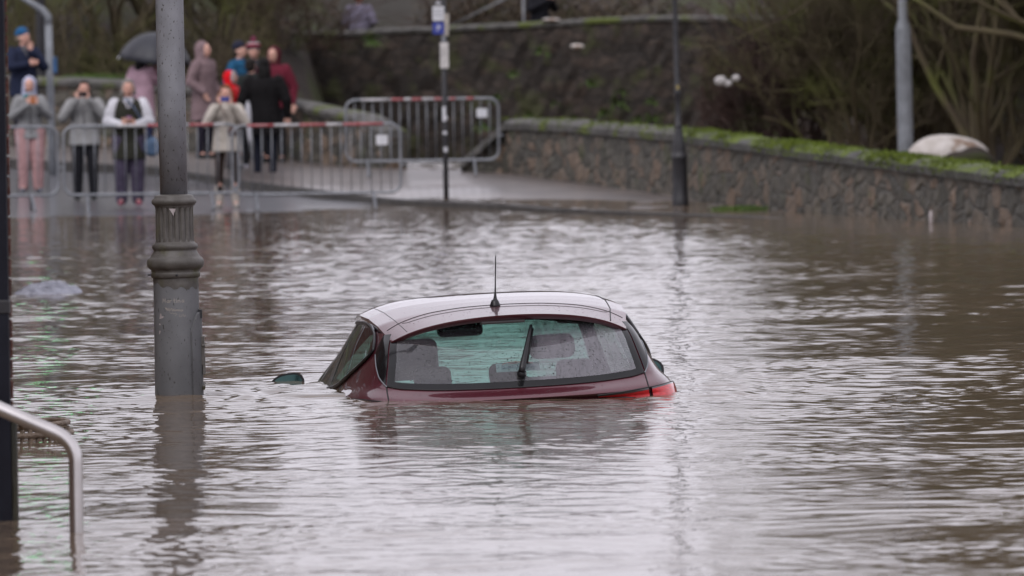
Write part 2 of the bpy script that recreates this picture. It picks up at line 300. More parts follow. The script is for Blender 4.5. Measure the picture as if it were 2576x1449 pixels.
M['white_plate'] = mat('white_plate', (0.58, 0.59, 0.62), (0.48, 0.49, 0.52), rough=0.5, scale=5)
M['black_iron'] = mat('black_iron', (0.016, 0.016, 0.019), (0.028, 0.027, 0.03), scale=8, rough=0.4, bump=0.05)
M['blue_sign'] = mat('blue_sign', (0.035, 0.055, 0.30), rough=0.4)
M['concrete_post'] = mat('grey_steel_column', (0.22, 0.235, 0.255), (0.15, 0.16, 0.175), scale=5, rough=0.6, bump=0.05)
M['asphalt'] = mat('wet_asphalt', (0.100, 0.100, 0.112), (0.070, 0.070, 0.078), scale=1.3, rough=0.45, coat=0.7, bump=0.05, bscale=60, detail=8)
M['pavement'] = mat('wet_pavement', (0.155, 0.132, 0.122), (0.105, 0.090, 0.084), scale=0.9, rough=0.45, coat=0.45, bump=0.02, bscale=30, detail=7)
M['kerb'] = mat('wet_kerb_stone', (0.055, 0.050, 0.045), (0.028, 0.026, 0.024), scale=3, rough=0.5, bump=0.1)
M['marking'] = mat('worn_white_road_paint', (0.42, 0.41, 0.40), (0.12, 0.12, 0.12), scale=9, rough=0.45, lo=0.45, hi=0.7)
M['earth'] = mat('bank_earth', (0.045, 0.033, 0.026), (0.022, 0.017, 0.014), scale=1.2, rough=0.95, bump=0.5, bscale=4, col3=(0.038, 0.045, 0.014), scale3=0.5, fac3=(0.5, 0.62))
M['wall_stone'] = stone_mat('river_wall_stone', (0.046, 0.043, 0.034), (0.088, 0.079, 0.062), (0.140, 0.100, 0.070), (0.038, 0.035, 0.029), scale=2.9, moss=(0.05, 0.058, 0.018), mossfac=(0.60, 0.72), wet=0.7)
M['coping'] = mat('lichened_coping_stone', (0.115, 0.110, 0.103), (0.058, 0.056, 0.052), scale=6, rough=0.8, bump=0.35, bscale=18, col3=(0.085, 0.105, 0.022), scale3=1.5, fac3=(0.53, 0.62), detail=7)
M['coping_moss'] = mat('mossy_coping_stone', (0.095, 0.094, 0.090), (0.050, 0.049, 0.045), scale=6, rough=0.8, bump=0.35, bscale=18, col3=(0.095, 0.130, 0.010), scale3=2.4, fac3=(0.38, 0.58), detail=7, top3=True)
M['tall_stone'] = stone_mat('tall_wall_stone', (0.020, 0.015, 0.012), (0.032, 0.024, 0.019), (0.048, 0.034, 0.026), (0.015, 0.012, 0.010), scale=2.6, moss=(0.038, 0.040, 0.014), mossfac=(0.52, 0.66), wet=0.85, stretch=(1, 1, 2.0))
M['building'] = mat('grey_render', (0.115, 0.108, 0.098), (0.085, 0.080, 0.074), scale=0.8, rough=0.85, detail=6)
M['slate'] = mat('slate_roof', (0.05, 0.05, 0.055), rough=0.6)
M['bark'] = mat('mossy_bark', (0.036, 0.027, 0.020), (0.016, 0.013, 0.010), scale=5, rough=0.9, bump=0.3, col3=(0.040, 0.047, 0.011), scale3=1.6, fac3=(0.44, 0.56))
M['twig_red'] = mat('reddish_twigs', (0.062, 0.036, 0.029), (0.034, 0.021, 0.017), scale=3, rough=0.85, col3=(0.045, 0.045, 0.018), scale3=0.9, fac3=(0.55, 0.65))
M['twig_green'] = mat('mossy_twigs', (0.098, 0.083, 0.043), (0.070, 0.053, 0.036), scale=2, rough=0.9, col3=(0.100, 0.110, 0.028), scale3=0.8, fac3=(0.50, 0.66))
M['leaf_brown'] = mat('dead_bramble_leaf', (0.105, 0.078, 0.052), (0.055, 0.042, 0.029), scale=2.5, rough=0.85, col3=(0.040, 0.050, 0.014), scale3=0.8, fac3=(0.5, 0.6))
M['leaf_green'] = mat('fresh_green_leaf', (0.075, 0.130, 0.016), (0.045, 0.085, 0.012), scale=6, rough=0.6)
M['rock_white'] = mat('pale_stone', (0.60, 0.56, 0.53), (0.46, 0.42, 0.38), scale=5, rough=0.75, bump=0.2, col3=(0.20, 0.11, 0.06), scale3=2.2, fac3=(0.58, 0.66))
M['bag_white'] = mat('white_plastic_litter', (0.55, 0.53, 0.52), rough=0.4, bump=0.2)
M['cloth_grey'] = mat('soaked_grey_cloth', (0.34, 0.35, 0.41), (0.20, 0.205, 0.245), scale=9, rough=0.5, bump=0.4, bscale=20)

# ------------------------------------------------------------------ flood water
def build_water():
    ys = [19.0]
    while ys[-1] < 96: ys.append(ys[-1] + 0.024 * (ys[-1] / 30.0) ** 1.0)
    ys = np.array([-60, -40, -25, -15, -8, -3, 1, 4, 7, 9.5, 11.5, 13, 14.2, 15.2, 16, 16.7, 17.3, 17.8, 18.2, 18.5, 18.8] + ys + [98, 101, 106, 114, 126, 145, 170, 210]) if isinstance(ys, np.ndarray) else \
        np.array([-60, -40, -25, -15, -8, -3, 1, 4, 7, 9.5, 11.5, 13, 14.2, 15.2, 16, 16.7, 17.3, 17.8, 18.2, 18.5, 18.8] + ys + [98, 101, 106, 114, 126, 145, 170, 210])
    u = np.linspace(-1, 1, 300)
    ext = 1 + np.cumsum(0.02 * 1.28 ** np.arange(18))
    u = np.concatenate([-ext[::-1], u, ext])
    w = np.clip(ys, 16, 90) * 0.083 + 0.35
    scale_out = 60.0 / (ext[-1])
    X = np.zeros((len(ys), len(u)))
    for i, wy in enumerate(w):
        a = np.abs(u); xx = np.where(a <= 1, a * wy, wy + (a - 1) / (ext[-1] - 1) * 55.0)
        X[i] = np.sign(u) * xx
    Y = np.repeat(ys[:, None], len(u), 1)
    sp = np.maximum(np.gradient(Y, axis=0), np.gradient(X, axis=1))
    rs = np.random.RandomState(5)
    wob1, wob2 = sines(11, 7, 1.2, 5), sines(12, 7, 1.2, 5)
    Xw, Yw = X + 0.16 * wob1(X, Y), Y + 0.16 * wob2(X, Y)
    # calm and ruffled patches drift along with the current
    p1 = sines(21, 9, 2.5, 11, 2.2)(X, Y); p2 = sines(22, 9, 1.0, 4, 2.5)(X, Y)
    ruff = np.clip(0.88 + 0.42 * p1 + 0.28 * p2, 0.35, 1.9)
    ruff = ruff * np.clip(1.0 + 0.014 * (Y - 32), 0.85, 1.6)
    farw = np.clip((Y - 42) / 14, 0, 1); ruff = ruff * (1 - .7 * farw) + 1.55 * .7 * farw
    Z = np.zeros_like(X)
    n = 170
    lam = np.exp(rs.uniform(math.log(0.05), math.log(1.1), n))
    th = np.where(rs.rand(n) < 0.45, rs.normal(math.pi / 2, 0.65, n), rs.uniform(0, math.pi, n))
    ph = rs.uniform(0, 6.283, n)
    for l, t_, f in zip(lam, th, ph):
        k = 6.283 / l
        fade = np.clip((l / (2.6 * sp)) - 0.6, 0, 1)
        slope = 0.0074 * (0.16 / l) ** 0.75 if l > 0.16 else 0.0074
        amp = slope / k
        ph2 = k * (np.cos(t_) * Xw + np.sin(t_) * Yw) + f
        Z += amp * fade * (1 - (.65 * farw if l > .4 else 0)) * (.75 if l > .35 else 1.0) * (ruff if l < 0.8 else 1.0) * (np.sin(ph2) + 0.15 * np.sin(2 * ph2 + 1))
    # wake folds where the current parts round the car, the lamp post, the rail
    for cx, cy, r, a in ((-1.72, 32.87, 0.16, 0.010), (-0.95, 32.9, 0.25, 0.016), (-0.83, 34.2, 0.2, 0.01), (0.9, 32.4, 0.25, 0.007), (-1.555, 22.7, 0.06, 0.004)):
        d = np.hypot(X - cx, Y - cy)
        Z += a * np.cos(np.clip(d - r, 0, 9) * 26) * np.exp(-np.clip(d - r, 0, 9) * 3.2) * np.clip(1 - sp / 0.12, 0, 1)
    o = grid_mesh('flood_water', X, Y, Z, M['water'])
    tag(o, 'brown rippled flood water reflecting the pale overcast sky', 'flood water', kind='structure')
build_water()

# ------------------------------------------------------------------ ground, road, pavement, kerb
def road_z(x, y):
    g = np.interp(x, [-5.0, -3.9, -1.5, 0.0], [0.027, 0.019, 0.002, 0.0])
    off = np.interp(x, [-1.5, 1.0, 4.0], [-0.03, -0.12, -0.2])
    dn = np.interp(x, [-6, 0], [0.027, 0.02])
    return np.where(y > 80.5, (y - 80.5) * g, (y - 80.5) * dn) + off + 0.03 * np.clip(-x - 2, 0, 1) * 0
KERB = [(-22.0, 106, 0.80), (-13.0, 101.5, 0.70), (-7.9, 98, 0.60), (-5.2, 94.5, 0.47), (-3.9, 91.5, 0.30), (-1.56, 86.8, 0.075), (0.0, 81.6, 0.07), (0.55, 79.5, 0.055), (2.85, 75, 0.012), (4.4, 72.5, -0.06), (8, 66, -0.25)]
WALLB = [(-22.0, 113, 0.9), (-13.0, 108, 0.8), (-7.4, 103.5, 0.74), (-5.05, 100.5, 0.64), (-3.3, 98, 0.50), (-1.9, 95.2, 0.37), (-0.25, 94.5, 0.35), (2.35, 84.2, 0.10), (5.5, 68.3, -0.30), (9.6, 50, -0.6)]
def poly(P, n):
    P = np.array(P); t = np.concatenate([[0], np.cumsum(np.linalg.norm(np.diff(P[:, :2], axis=0), axis=1))]); s = np.linspace(0, t[-1], n)
    return np.stack([np.interp(s, t, P[:, i]) for i in range(P.shape[1])], 1)
K = np.array(KERB)
def kerb_y(x): return np.interp(x, K[:, 0], K[:, 1])
def kerb_z(x): return np.interp(x, K[:, 0], K[:, 2])
# the bed of the flood and the bank behind, one sheet out to the horizon
gx = np.concatenate([np.linspace(-400, -45, 12), np.linspace(-40, 40, 81), np.linspace(45, 400, 12)])
gy = np.concatenate([np.linspace(-60, 60, 25), np.linspace(62, 150, 89), np.linspace(160, 1500, 24)])
GX, GY = np.meshgrid(gx, gy)
hn = sines(31, 14, 3, 14)
def hill(x, y):
    left = np.interp(x, [-9, -5, 3, 7, 30], [1.25, 0.6, 0.55, 1.0, 1.5])
    y0 = np.interp(x, [-12, -6, -4.6, -3.2, 5.0, 6.5, 9], [112, 108, 112, 127, 127, 106, 99])
    d = np.clip(y - y0, 0, 400)
    z = np.where(y > y0, 0.0 + 6.2 * left * (1 - np.exp(-d / 14.0)), -1.0)
    z = np.where((y > y0) & (x < 5), z + 0.9, z)
    return z + 0.18 * hn(x, y) * (y > y0)
GZ = hill(GX, GY)
tag(grid_mesh('ground', GX, GY, GZ, M['earth']), 'brown earth bank and the bed under the flood', 'ground', kind='structure')
# road: from the kerb down under the water
ux = np.linspace(-22, 8, 91); tv = np.linspace(0, 1, 60)
RX = np.repeat(ux[None, :], 60, 0); RY = kerb_y(RX) + 0.02 - tv[:, None] ** 1.5 * (kerb_y(RX) - 52); RZ = road_z(RX, RY)
rn = sines(33, 12, 0.8, 5); RZ = RZ + 0.012 * rn(RX, RY)
tag(grid_mesh('road', RX[::-1], RY[::-1], RZ[::-1], M['asphalt']), 'wet grey asphalt road running down into the flood', 'road', kind='structure')
KP = poly(KERB, 160); WP = poly(WALLB, 160)
# kerb stones
kb = MB(); KD = poly(KERB, 90)
for a, b in zip(KD[:-1], KD[1:]):
    d = b - a; Ln = np.linalg.norm(d[:2]); ang = math.atan2(d[1], d[0]); c = (a + b) / 2
    sl = math.atan2(d[2], Ln)
    kb.box((c[0], c[1], c[2] - 0.12), (Ln - 0.008, 0.13, 0.24), Matrix.Rotation(ang, 4, 'Z') @ Matrix.Rotation(-sl, 4, 'Y'))
tag(kb.build('kerb', M['kerb'], smooth=False), 'dark wet kerb curving along the edge of the pavement', 'kerb', kind='structure')
tp = np.linspace(0, 1, 26); PG = (KP + np.array([0.0, 0.06, -0.004]))[None] * (1 - tp)[:, None, None] + (WP + np.array([0.1, 0.5, 0.0]))[None] * tp[:, None, None]
PG = PG[:, :, :]; pn = sines(35, 12, 0.5, 4)
PZ = PG[:, :, 2] + 0.006 * pn(PG[:, :, 0], PG[:, :, 1]) * (tp[:, None] > 0.05)
tag(grid_mesh('pavement', PG[:, :, 0], PG[:, :, 1], PZ, M['pavement']), 'wet pavement between the kerb and the stone walls', 'pavement', kind='structure')
# shallow run of flood water over the pavement, down through the gap
sel = np.where((PG[0, :, 0] > -1.62) & (PG[0, :, 0] < 2.2))[0]; s0, s1 = sel[0], sel[-1]; fx = np.linspace(s0, s1, 220); tx = np.linspace(0.02, 1.02, 200)
def bil(A): 
    a = np.array([np.interp(fx, np.arange(A.shape[1]), r) for r in A]); return np.array([np.interp(tx * 25, np.arange(26), a[:, j]) for j in range(a.shape[1])]).T
SX, SY, SZ = bil(PG[:, :, 0]), bil(PG[:, :, 1]), bil(PZ)
rw = sines(41, 30, .25, 1.2); SZ = SZ + 0.014 + 0.0022 * rw(SX, SY) - np.clip((SX - 0.6) / 2.2, 0, 1) * 0.016 * (1 + sines(42, 8, .6, 2)(SX, SY))
tag(grid_mesh('shallow_water', SX, SY, SZ, M['water']), 'thin bright sheet of water running over the pavement from the gap in the walls', 'water', kind='structure')
# path rising through the gap to the tall wall
qx, qy = np.meshgrid(np.linspace(-2.4, 0.5, 60), np.linspace(94.6, 97.0, 40)); qz = 0.383 + (qy - 94.9) * .032 + .003 * rw(qx, qy)
tag(grid_mesh('path', qx, qy, qz, M['water']), 'path through the gap in the walls, under a thin run of water', 'path', kind='structure')
# worn road markings
for (a, b) in (((145, 502), (243, 523)), ((250, 480), (286, 484)), ((335, 539), (372, 545))):
    pts = []
    for (px, py) in (a, b):
        D = 86.0
        for _ in range(12):
            z = float(road_z(np.array(at(px, py, D).x), np.array(D))) + 0.03; D = F_PX * (CAM_Z - z) / (py - (HOR - (px - 1288) * 0.01396))
        p = at(px, py, D); pts.append(np.array([p.x, p.y, z]))
    d = (pts[1] - pts[0]); d[2] = 0; nrm = np.array([-d[1], d[0], 0]) / np.linalg.norm(d[:2]) * 0.07; mk = MB()
    T = np.linspace(0, 1, 8)[:, None]; mid = pts[0] * (1 - T) + pts[1] * T
    mk.grid(np.stack([mid - nrm, mid + nrm], 0)); o = mk.build('road_marking', M['marking'], smooth=False); tag(o, 'worn white painted line on the wet road', 'road marking', kind='structure')

# ------------------------------------------------------------------ stone walls
def wall_thing(name, pts, thick, stone, cope, label, group=None, cope_h=0.12, cope_over=0.05, end_ramp=None, seed=1, rough=0.014):
    """pts: (x, y, z_base, z_top) along the face; an Empty with a wall body and a coping."""
    P = poly(pts, max(12, int(sum(np.linalg.norm(np.diff(np.array(pts)[:, :2], axis=0), axis=1)) / 0.16)))
    root = empty(name, (P[0][0], P[0][1], 0)); o0 = P[0][:3] * np.array([1, 1, 0])
    tag(root, label, 'stone wall', group)
    T = np.gradient(P[:, :2], axis=0); T /= np.linalg.norm(T, axis=1)[:, None]; Nn = np.stack([-T[:, 1], T[:, 0]], 1)
    rs = np.random.RandomState(seed); f = sines(seed, 16, 0.15, 0.8); rows = 14
    body = MB(); faces = []
    front = []; 
    for j in range(rows):
        v = j / (rows - 1); z = P[:, 2] - 0.5 + (P[:, 3] - cope_h - P[:, 2] + 0.5) * v
        s = np.arange(len(P)) * 0.16; off = rough * f(s, z * 1.3) * (0 < j < rows - 1)
        front.append(np.stack([P[:, 0] - Nn[:, 0] * off, P[:, 1] - Nn[:, 1] * off, z], 1) - o0)
    front = np.array(front); back = front[-1:] + np.concatenate([Nn * thick, np.zeros((len(P), 1))], 1)[None]
    backb = front[:1] + np.concatenate([Nn * thick, np.zeros((len(P), 1))], 1)[None]
    G = np.concatenate([front, back, backb], 0); body.grid(G)
    for e in (0, len(P) - 1):
        idx = [j * len(P) + e for j in range(rows + 2)]; body.f.append(tuple(idx if e == 0 else idx[::-1])); body.m.append(0)
    body.build('wall_face', stone, root, smooth=False)
    cp = MB(); i = 0
    while i < len(P) - 1:                                     # rounded coping stones of uneven length
        k = min(len(P) - 1, i + int(rs.randint(3, 8)))
        a, b = P[i], P[k]; na, nb = Nn[i], Nn[k]; dz = rs.uniform(-0.006, 0.006); sec = []
        for (w_, h_) in ((-cope_over, 0), (-cope_over - 0.01, cope_h * 0.6), (-cope_over + 0.05, cope_h * 0.95), (thick * 0.5, cope_h * 1.12), (thick + cope_over - 0.05, cope_h * 0.95), (thick + cope_over, cope_h * 0.5), (thick + cope_over, 0)):
            j1, j2 = rs.uniform(-0.005, 0.005, 2)
            sec.append([(a[0] + na[0] * (w_ + j1) - o0[0], a[1] + na[1] * (w_ + j1) - o0[1], a[3] - cope_h + h_ + dz + 0.003), (b[0] + nb[0] * (w_ + j2) - o0[0], b[1] + nb[1] * (w_ + j2) - o0[1], b[3] - cope_h + h_ + dz + 0.003)])
        cp.grid(sec); n0 = cp.n - 14; cp.f.append(tuple(n0 + 2 * j for j in range(7))); cp.f.append(tuple(n0 + 2 * j + 1 for j in range(7))[::-1]); cp.m += [0, 0]
        i = k
    cp.build('coping', cope, root, smooth=False)
    return root
wall_thing('stone_wall', [(-22, 113, .9, 2.3), (-13, 108, .8, 2.0), (-7.4, 103.5, .74, 1.84), (-5.05, 100.5, .64, 1.69), (-3.3, 98, .50, 1.39), (-2.2, 95.6, .37, 1.17), (-1.85, 95.2, .36, 0.95)],
           0.4, M['wall_stone'], M['coping'], 'low stone wall with rounded coping behind the bystanders', seed=3)
wall_thing('stone_wall', [(-0.72, 93.9, .33, 0.52), (-0.12, 93.6, .33, 1.11), (0.6, 91, .28, 1.10), (2.25, 84.4, .10, 0.975)],
           0.45, M['wall_stone'], M['coping'], 'rubble stone wall with pale coping between the gap and the black lamp post', seed=8, cope_h=0.15)
wall_thing('stone_wall', [(2.25, 84.39, .10, 0.972), (3.6, 77.4, -.05, 0.80), (5.5, 68.0, -.30, 0.585), (9.6, 50, -.6, 0.35)],
           0.45, M['wall_stone'], M['coping_moss'], 'rubble stone wall capped with bright green moss standing in the flood', seed=13, cope_h=0.15)
def moss_fringe(root_, pts, n, seed):
    rs_ = np.random.RandomState(seed); P = poly(pts, 400); k = MB(); V_ = []; F_ = []; c = np.array(root_.location); dens = sines(seed, 14, .3, 2.5)
    while len(F_) < n:
        i = rs_.randint(0, 399); p = P[i] - c; s_i = i * .045
        if dens(s_i, 0) < rs_.uniform(-.9, 1.3): continue
        t = (P[i + 1] - P[i])[:2]; t /= np.linalg.norm(t); nn = np.array([-t[1], t[0]]); wd = rs_.uniform(-.075, .42) if rs_.rand() < .8 else rs_.uniform(-.085, -.05)
        z = p[2] + (.012 if wd > -.03 else -rs_.rand() ** 2 * .13); b0 = np.array([p[0] + nn[0] * wd, p[1] + nn[1] * wd, z]); d = rs_.normal(size=3) * .5 + np.array([0, 0, 1.0]); d /= np.linalg.norm(d); s = rs_.uniform(.012, .032); q = np.cross(d, rs_.normal(size=3)); q /= np.linalg.norm(q) + 1e-6; j = len(V_)
        V_ += [b0 - q * s * .5, b0 + q * s * .5, b0 + d * s + q * s * .3, b0 + d * s - q * s * .3]; F_.append((j, j + 1, j + 2, j + 3))
    k.add(V_, F_); k.build('moss', M['moss'], root_, smooth=False)
M['moss'] = mat('bright_wall_moss', (0.105, 0.145, 0.012), (0.060, 0.080, 0.012), scale=3, rough=.9)
mw_ = [o for o in bpy.data.objects if o.name.startswith('stone_wall') and o.parent is None]
moss_fringe(mw_[2], [(2.25, 84.39, 0.972), (3.6, 77.4, 0.80), (5.5, 68.0, 0.585), (9.6, 50, 0.35)], 9000, 61)
moss_fringe(mw_[1], [(-0.12, 93.6, 1.11), (0.6, 91, 1.10), (2.25, 84.4, 0.975)], 700, 62)
tw = wall_thing('tall_retaining_wall', [(-5.0, 126.5, -.5, 2.70), (-3.2, 126, -.5, 2.74), (0, 125.5, -.5, 2.84), (2.4, 125, -.5, 2.94), (4.4, 124.5, -.5, 2.92), (6.8, 124, -.5, 2.8)],
                0.5, M['tall_stone'], M['coping'], 'tall dark stone retaining wall with ferns growing from its joints', seed=21, cope_h=0.10, rough=0.05)

# ------------------------------------------------------------------ things on top and behind
b = empty('grey_building', (-3.0, 136, 2.4)); tag(b, 'low grey rendered building beyond the tall wall', 'building')
m_ = MB(); m_.box((0, 2.5, .2), (4.0, 5, 3.2)); m_.build('wall', M['building'], b, smooth=False)
m_ = MB(); m_.add([(-2.2, -0.3, 1.803), (2.2, -0.3, 1.803), (2.2, 5.3, 1.803), (-2.2, 5.3, 1.803), (-2.2, 2.5, 2.6), (2.2, 2.5, 2.6)], [(0, 1, 5, 4), (2, 3, 4, 5), (0, 4, 3), (1, 2, 5), (0, 3, 2, 1)]); m_.build('roof', M['slate'], b, smooth=False)
rl = empty('handrail', (0, 130, 0)); tag(rl, 'thin grey sloping handrail beyond the tall wall', 'handrail')
a_, c_ = at(1140, 62, 130) - rl.location, at(1300, -18, 130) - rl.location
m_ = MB(); m_.tube([a_ - (c_ - a_) * 0.1, c_ + (c_ - a_) * 0.4], 0.015); m_.build('rail', M['galv'], rl)
for t_ in (-0.05, 1.1):
    p = a_ + (c_ - a_) * t_; m_ = MB(); m_.tube([p, p - Vector((0, 0, 1.6))], 0.02); m_.build('post', M['galv'], rl)

def leaf_clump(mb, c, r, n, size, rs, flat=0.7, mi=0):
    """n small bent leaves scattered through an uneven volume."""
    c = np.array(c, float); V = []; F = []
    for i in range(n):
        d = rs.normal(size=3); d /= np.linalg.norm(d); p = c + d * np.array(r) * rs.rand() ** 0.45
        a = rs.normal(size=3); a /= np.linalg.norm(a); b_ = np.cross(a, rs.normal(size=3)); b_ /= np.linalg.norm(b_); s = size * rs.uniform(0.5, 1.4)
        k = len(V); V += [p - a * s, p + b_ * s * 0.45, p + a * s, p - b_ * s * 0.45]; F.append((k, k + 1, k + 2, k + 3))
    mb.add(V, F, mi)
rs = np.random.RandomState(77)
ferns = [(1290, 185), (1330, 292), (1395, 262), (1440, 300), (1485, 210), (1520, 285), (1560, 232), (1600, 300), (1640, 255), (1240, 250), (1215, 320), (1360, 130), (1640, 300), (1470, 330), (935, 100), (1555, 262)]
for i, (px, py) in enumerate(ferns):
    p = at(px, py, 124.4 + .9 * (px < 1100)); fe = MB(); L_ = []
    for k in range(26):
        th = rs.uniform(0, math.pi); s = rs.uniform(0.06, 0.17); d = np.array([math.cos(th), -abs(math.sin(th)) * 0.5 - 0.15, rs.uniform(-0.4, 0.8)]); d /= np.linalg.norm(d)
        t1 = d * s; t2 = t1 * 1.5 + np.array([0, 0, -0.05]); wv = np.cross(d, [0, 0, 1]); wv /= np.linalg.norm(wv) + 1e-6; wv *= 0.022
        fe.add([-wv * 0.3, wv * 0.3, t1 + wv, t1 - wv, t2], [(0, 1, 2, 3), (3, 2, 4)])
    where = ['near its foot by the far barrier', 'half way up its face', 'in its upper courses'][0 if py > 270 else 1 if py > 200 else 2]
    o = fe.build('wall_fern', M['leaf_green'], smooth=False); o.location = p; s = rs.uniform(0.7, 1.4); o.scale = (s, s, s); tag(o, 'small green fern on the tall dark wall, ' + where, 'fern', 'ferns on the tall wall ' + where)
for (px, py, D, s, lab) in ((1452, 117, 124.8, (0.13, 0.10, 0.055), 'pale patch of bird-limed stone jutting from the tall dark wall'), (1385, 50, 125.3, (0.19, 0.12, 0.035), 'pale flat stone lying on top of the tall wall'), (2342, 548, 70.3, (0.026, 0.02, 0.085), 'small pale stone standing at the waterline of the mossy wall')):
    m_ = MB(); bm = bmesh.new(); bmesh.ops.create_icosphere(bm, subdivisions=3, radius=1)
    for v in bm.verts: v.co *= 1 + 0.22 * mnoise.noise(v.co * 1.7 + Vector((px, 0, 0)))
    m_.add([tuple(v.co[k] * s[k] for k in range(3)) for v in bm.verts], [[v.index for v in f.verts] for f in bm.faces]); bm.free()
    o = m_.build('pale_stone', M['rock_white'] if py < 400 else M['chipped']); o.location = at(px, py, D); tag(o, lab, 'stone')
# grass tuft at the foot of the wall
def tuft(p, n, h, spread, label, cat='grass tuft'):
    g = MB()
    for k in range(n):
        a = rs.uniform(0, 6.283); r_ = spread * rs.rand(); b0 = np.array([r_ * math.cos(a), r_ * 0.4 * math.sin(a), 0]); d = np.array([rs.normal() * 0.4, rs.normal() * 0.3, 1]); hh = h * rs.uniform(0.5, 1.1)
        g.add([b0 - [0.006, 0, 0], b0 + [0.006, 0, 0], b0 + d * hh * 0.6 + [0.004, 0, 0], b0 + d * hh * 0.6 - [0.004, 0, 0], b0 + d * hh + [d[0] * hh * 0.4, 0, -0.02]], [(0, 1, 2, 3), (3, 2, 4)])
    o = g.build('grass_tuft', M['leaf_green'], smooth=False); o.location = p; tag(o, label, cat)
tuft(at(1868, 532, 79.5), 420, 0.10, 0.42, 'bright green grass tuft at the foot of the stone wall')
tuft(at(235, 205, 103.8), 500, 0.16, 0.55, 'bright green weeds on the low wall behind the grey-jacketed bystanders', 'weeds')

# ------------------------------------------------------------------ the sunken car
LV = [  # z level: stations rear centre, rear mid, seam, corner, quarter, rear door, B, front door, A base, fender, front corner, front centre
 [(0,.12,.25),(.40,.13,.25),(.66,.19,.25),(.80,.34,.25),(.83,.7,.25),(.84,1.2,.25),(.84,1.9,.25),(.84,2.5,.25),(.83,2.95,.25),(.80,3.6,.25),(.60,3.95,.25),(0,4.02,.25)],
 [(0,0,.60),(.40,.02,.60),(.68,.10,.60),(.815,.28,.60),(.855,.7,.60),(.865,1.2,.60),(.865,1.9,.60),(.86,2.5,.60),(.855,2.95,.60),(.83,3.6,.60),(.62,3.98,.60),(0,4.06,.60)],
 [(0,.06,.86),(.38,.075,.86),(.655,.14,.865),(.800,.31,.87),(.85,.75,.87),(.862,1.2,.87),(.862,1.9,.86),(.855,2.5,.85),(.845,2.95,.84),(.80,3.45,.82),(.6,3.78,.80),(0,3.88,.80)],
 [(0,.070,.930),(.38,.082,.930),(.650,.145,.935),(.795,.325,.94),(.842,.77,.94),(.855,1.22,.935),(.856,1.9,.93),(.85,2.5,.91),(.835,2.93,.90),(.76,3.3,.88),(.55,3.55,.87),(0,3.65,.88)],
 [(0,.040,.950),(.375,.052,.953),(.645,.135,.965),(.785,.345,.985),(.828,.80,.985),(.842,1.25,.98),(.845,1.9,.97),(.838,2.5,.955),(.815,2.88,.945),(.71,3.12,.94),(.5,3.28,.94),(0,3.36,.95)],
 [(0,.120,1.005),(.37,.140,1.012),(.642,.230,1.035),(.742,.44,1.055),(.79,.86,1.045),(.805,1.3,1.035),(.806,1.9,1.03),(.812,2.45,1.02),(.800,2.78,1.015),(.62,2.94,1.01),(.4,3.03,1.01),(0,3.07,1.01)],
 [(0,.225,1.15),(.355,.243,1.15),(.618,.325,1.155),(.700,.53,1.155),(.742,.93,1.15),(.757,1.3,1.145),(.755,1.85,1.145),(.752,2.27,1.14),(.725,2.50,1.14),(.57,2.62,1.14),(.37,2.72,1.14),(0,2.76,1.14)],
 [(0,.33,1.27),(.345,.345,1.262),(.597,.425,1.250),(.660,.62,1.252),(.690,.99,1.262),(.702,1.3,1.268),(.70,1.75,1.268),(.682,2.02,1.262),(.643,2.15,1.26),(.52,2.30,1.27),(.33,2.40,1.28),(0,2.44,1.28)],
 [(0,.43,1.375),(.33,.44,1.362),(.570,.52,1.312),(.612,.70,1.346),(.632,1.02,1.374),(.640,1.3,1.386),(.636,1.62,1.386),(.612,1.80,1.374),(.575,1.89,1.352),(.46,2.00,1.36),(.3,2.08,1.385),(0,2.13,1.395)],
]
LV = np.array(LV)
def cubic(P, t):
    """Catmull-Rom through P[0..n] at parameter t (array), natural at the ends."""
    n = len(P) - 1; i = np.clip(np.floor(t).astype(int), 0, n - 1); f = (t - i)[..., None]
    g = lambda k: P[np.clip(k, 0, n)]
    p0 = np.where((i == 0)[..., None], 2 * g(i) - g(i + 1), g(i - 1)); p3 = np.where((i == n - 1)[..., None], 2 * g(i + 1) - g(i), g(i + 2)); p1, p2 = g(i), g(i + 1)
    return 0.5 * (2 * p1 + (p2 - p0) * f + (2 * p0 - 5 * p1 + 4 * p2 - p3) * f ** 2 + (3 * p1 - p0 - 3 * p2 + p3) * f ** 3)
FULL = []
for row in LV:
    L_ = [(-x, y, z) for x, y, z in row[::-1]]; FULL.append(L_[:-1] + [tuple(r) for r in row])
FULL = np.array(FULL)                                        # 9 levels x 23 stations, station 11 = rear centre
VZ = np.array([.25, .60, .86, .93, .965, 1.04, 1.15, 1.265, 1.36])
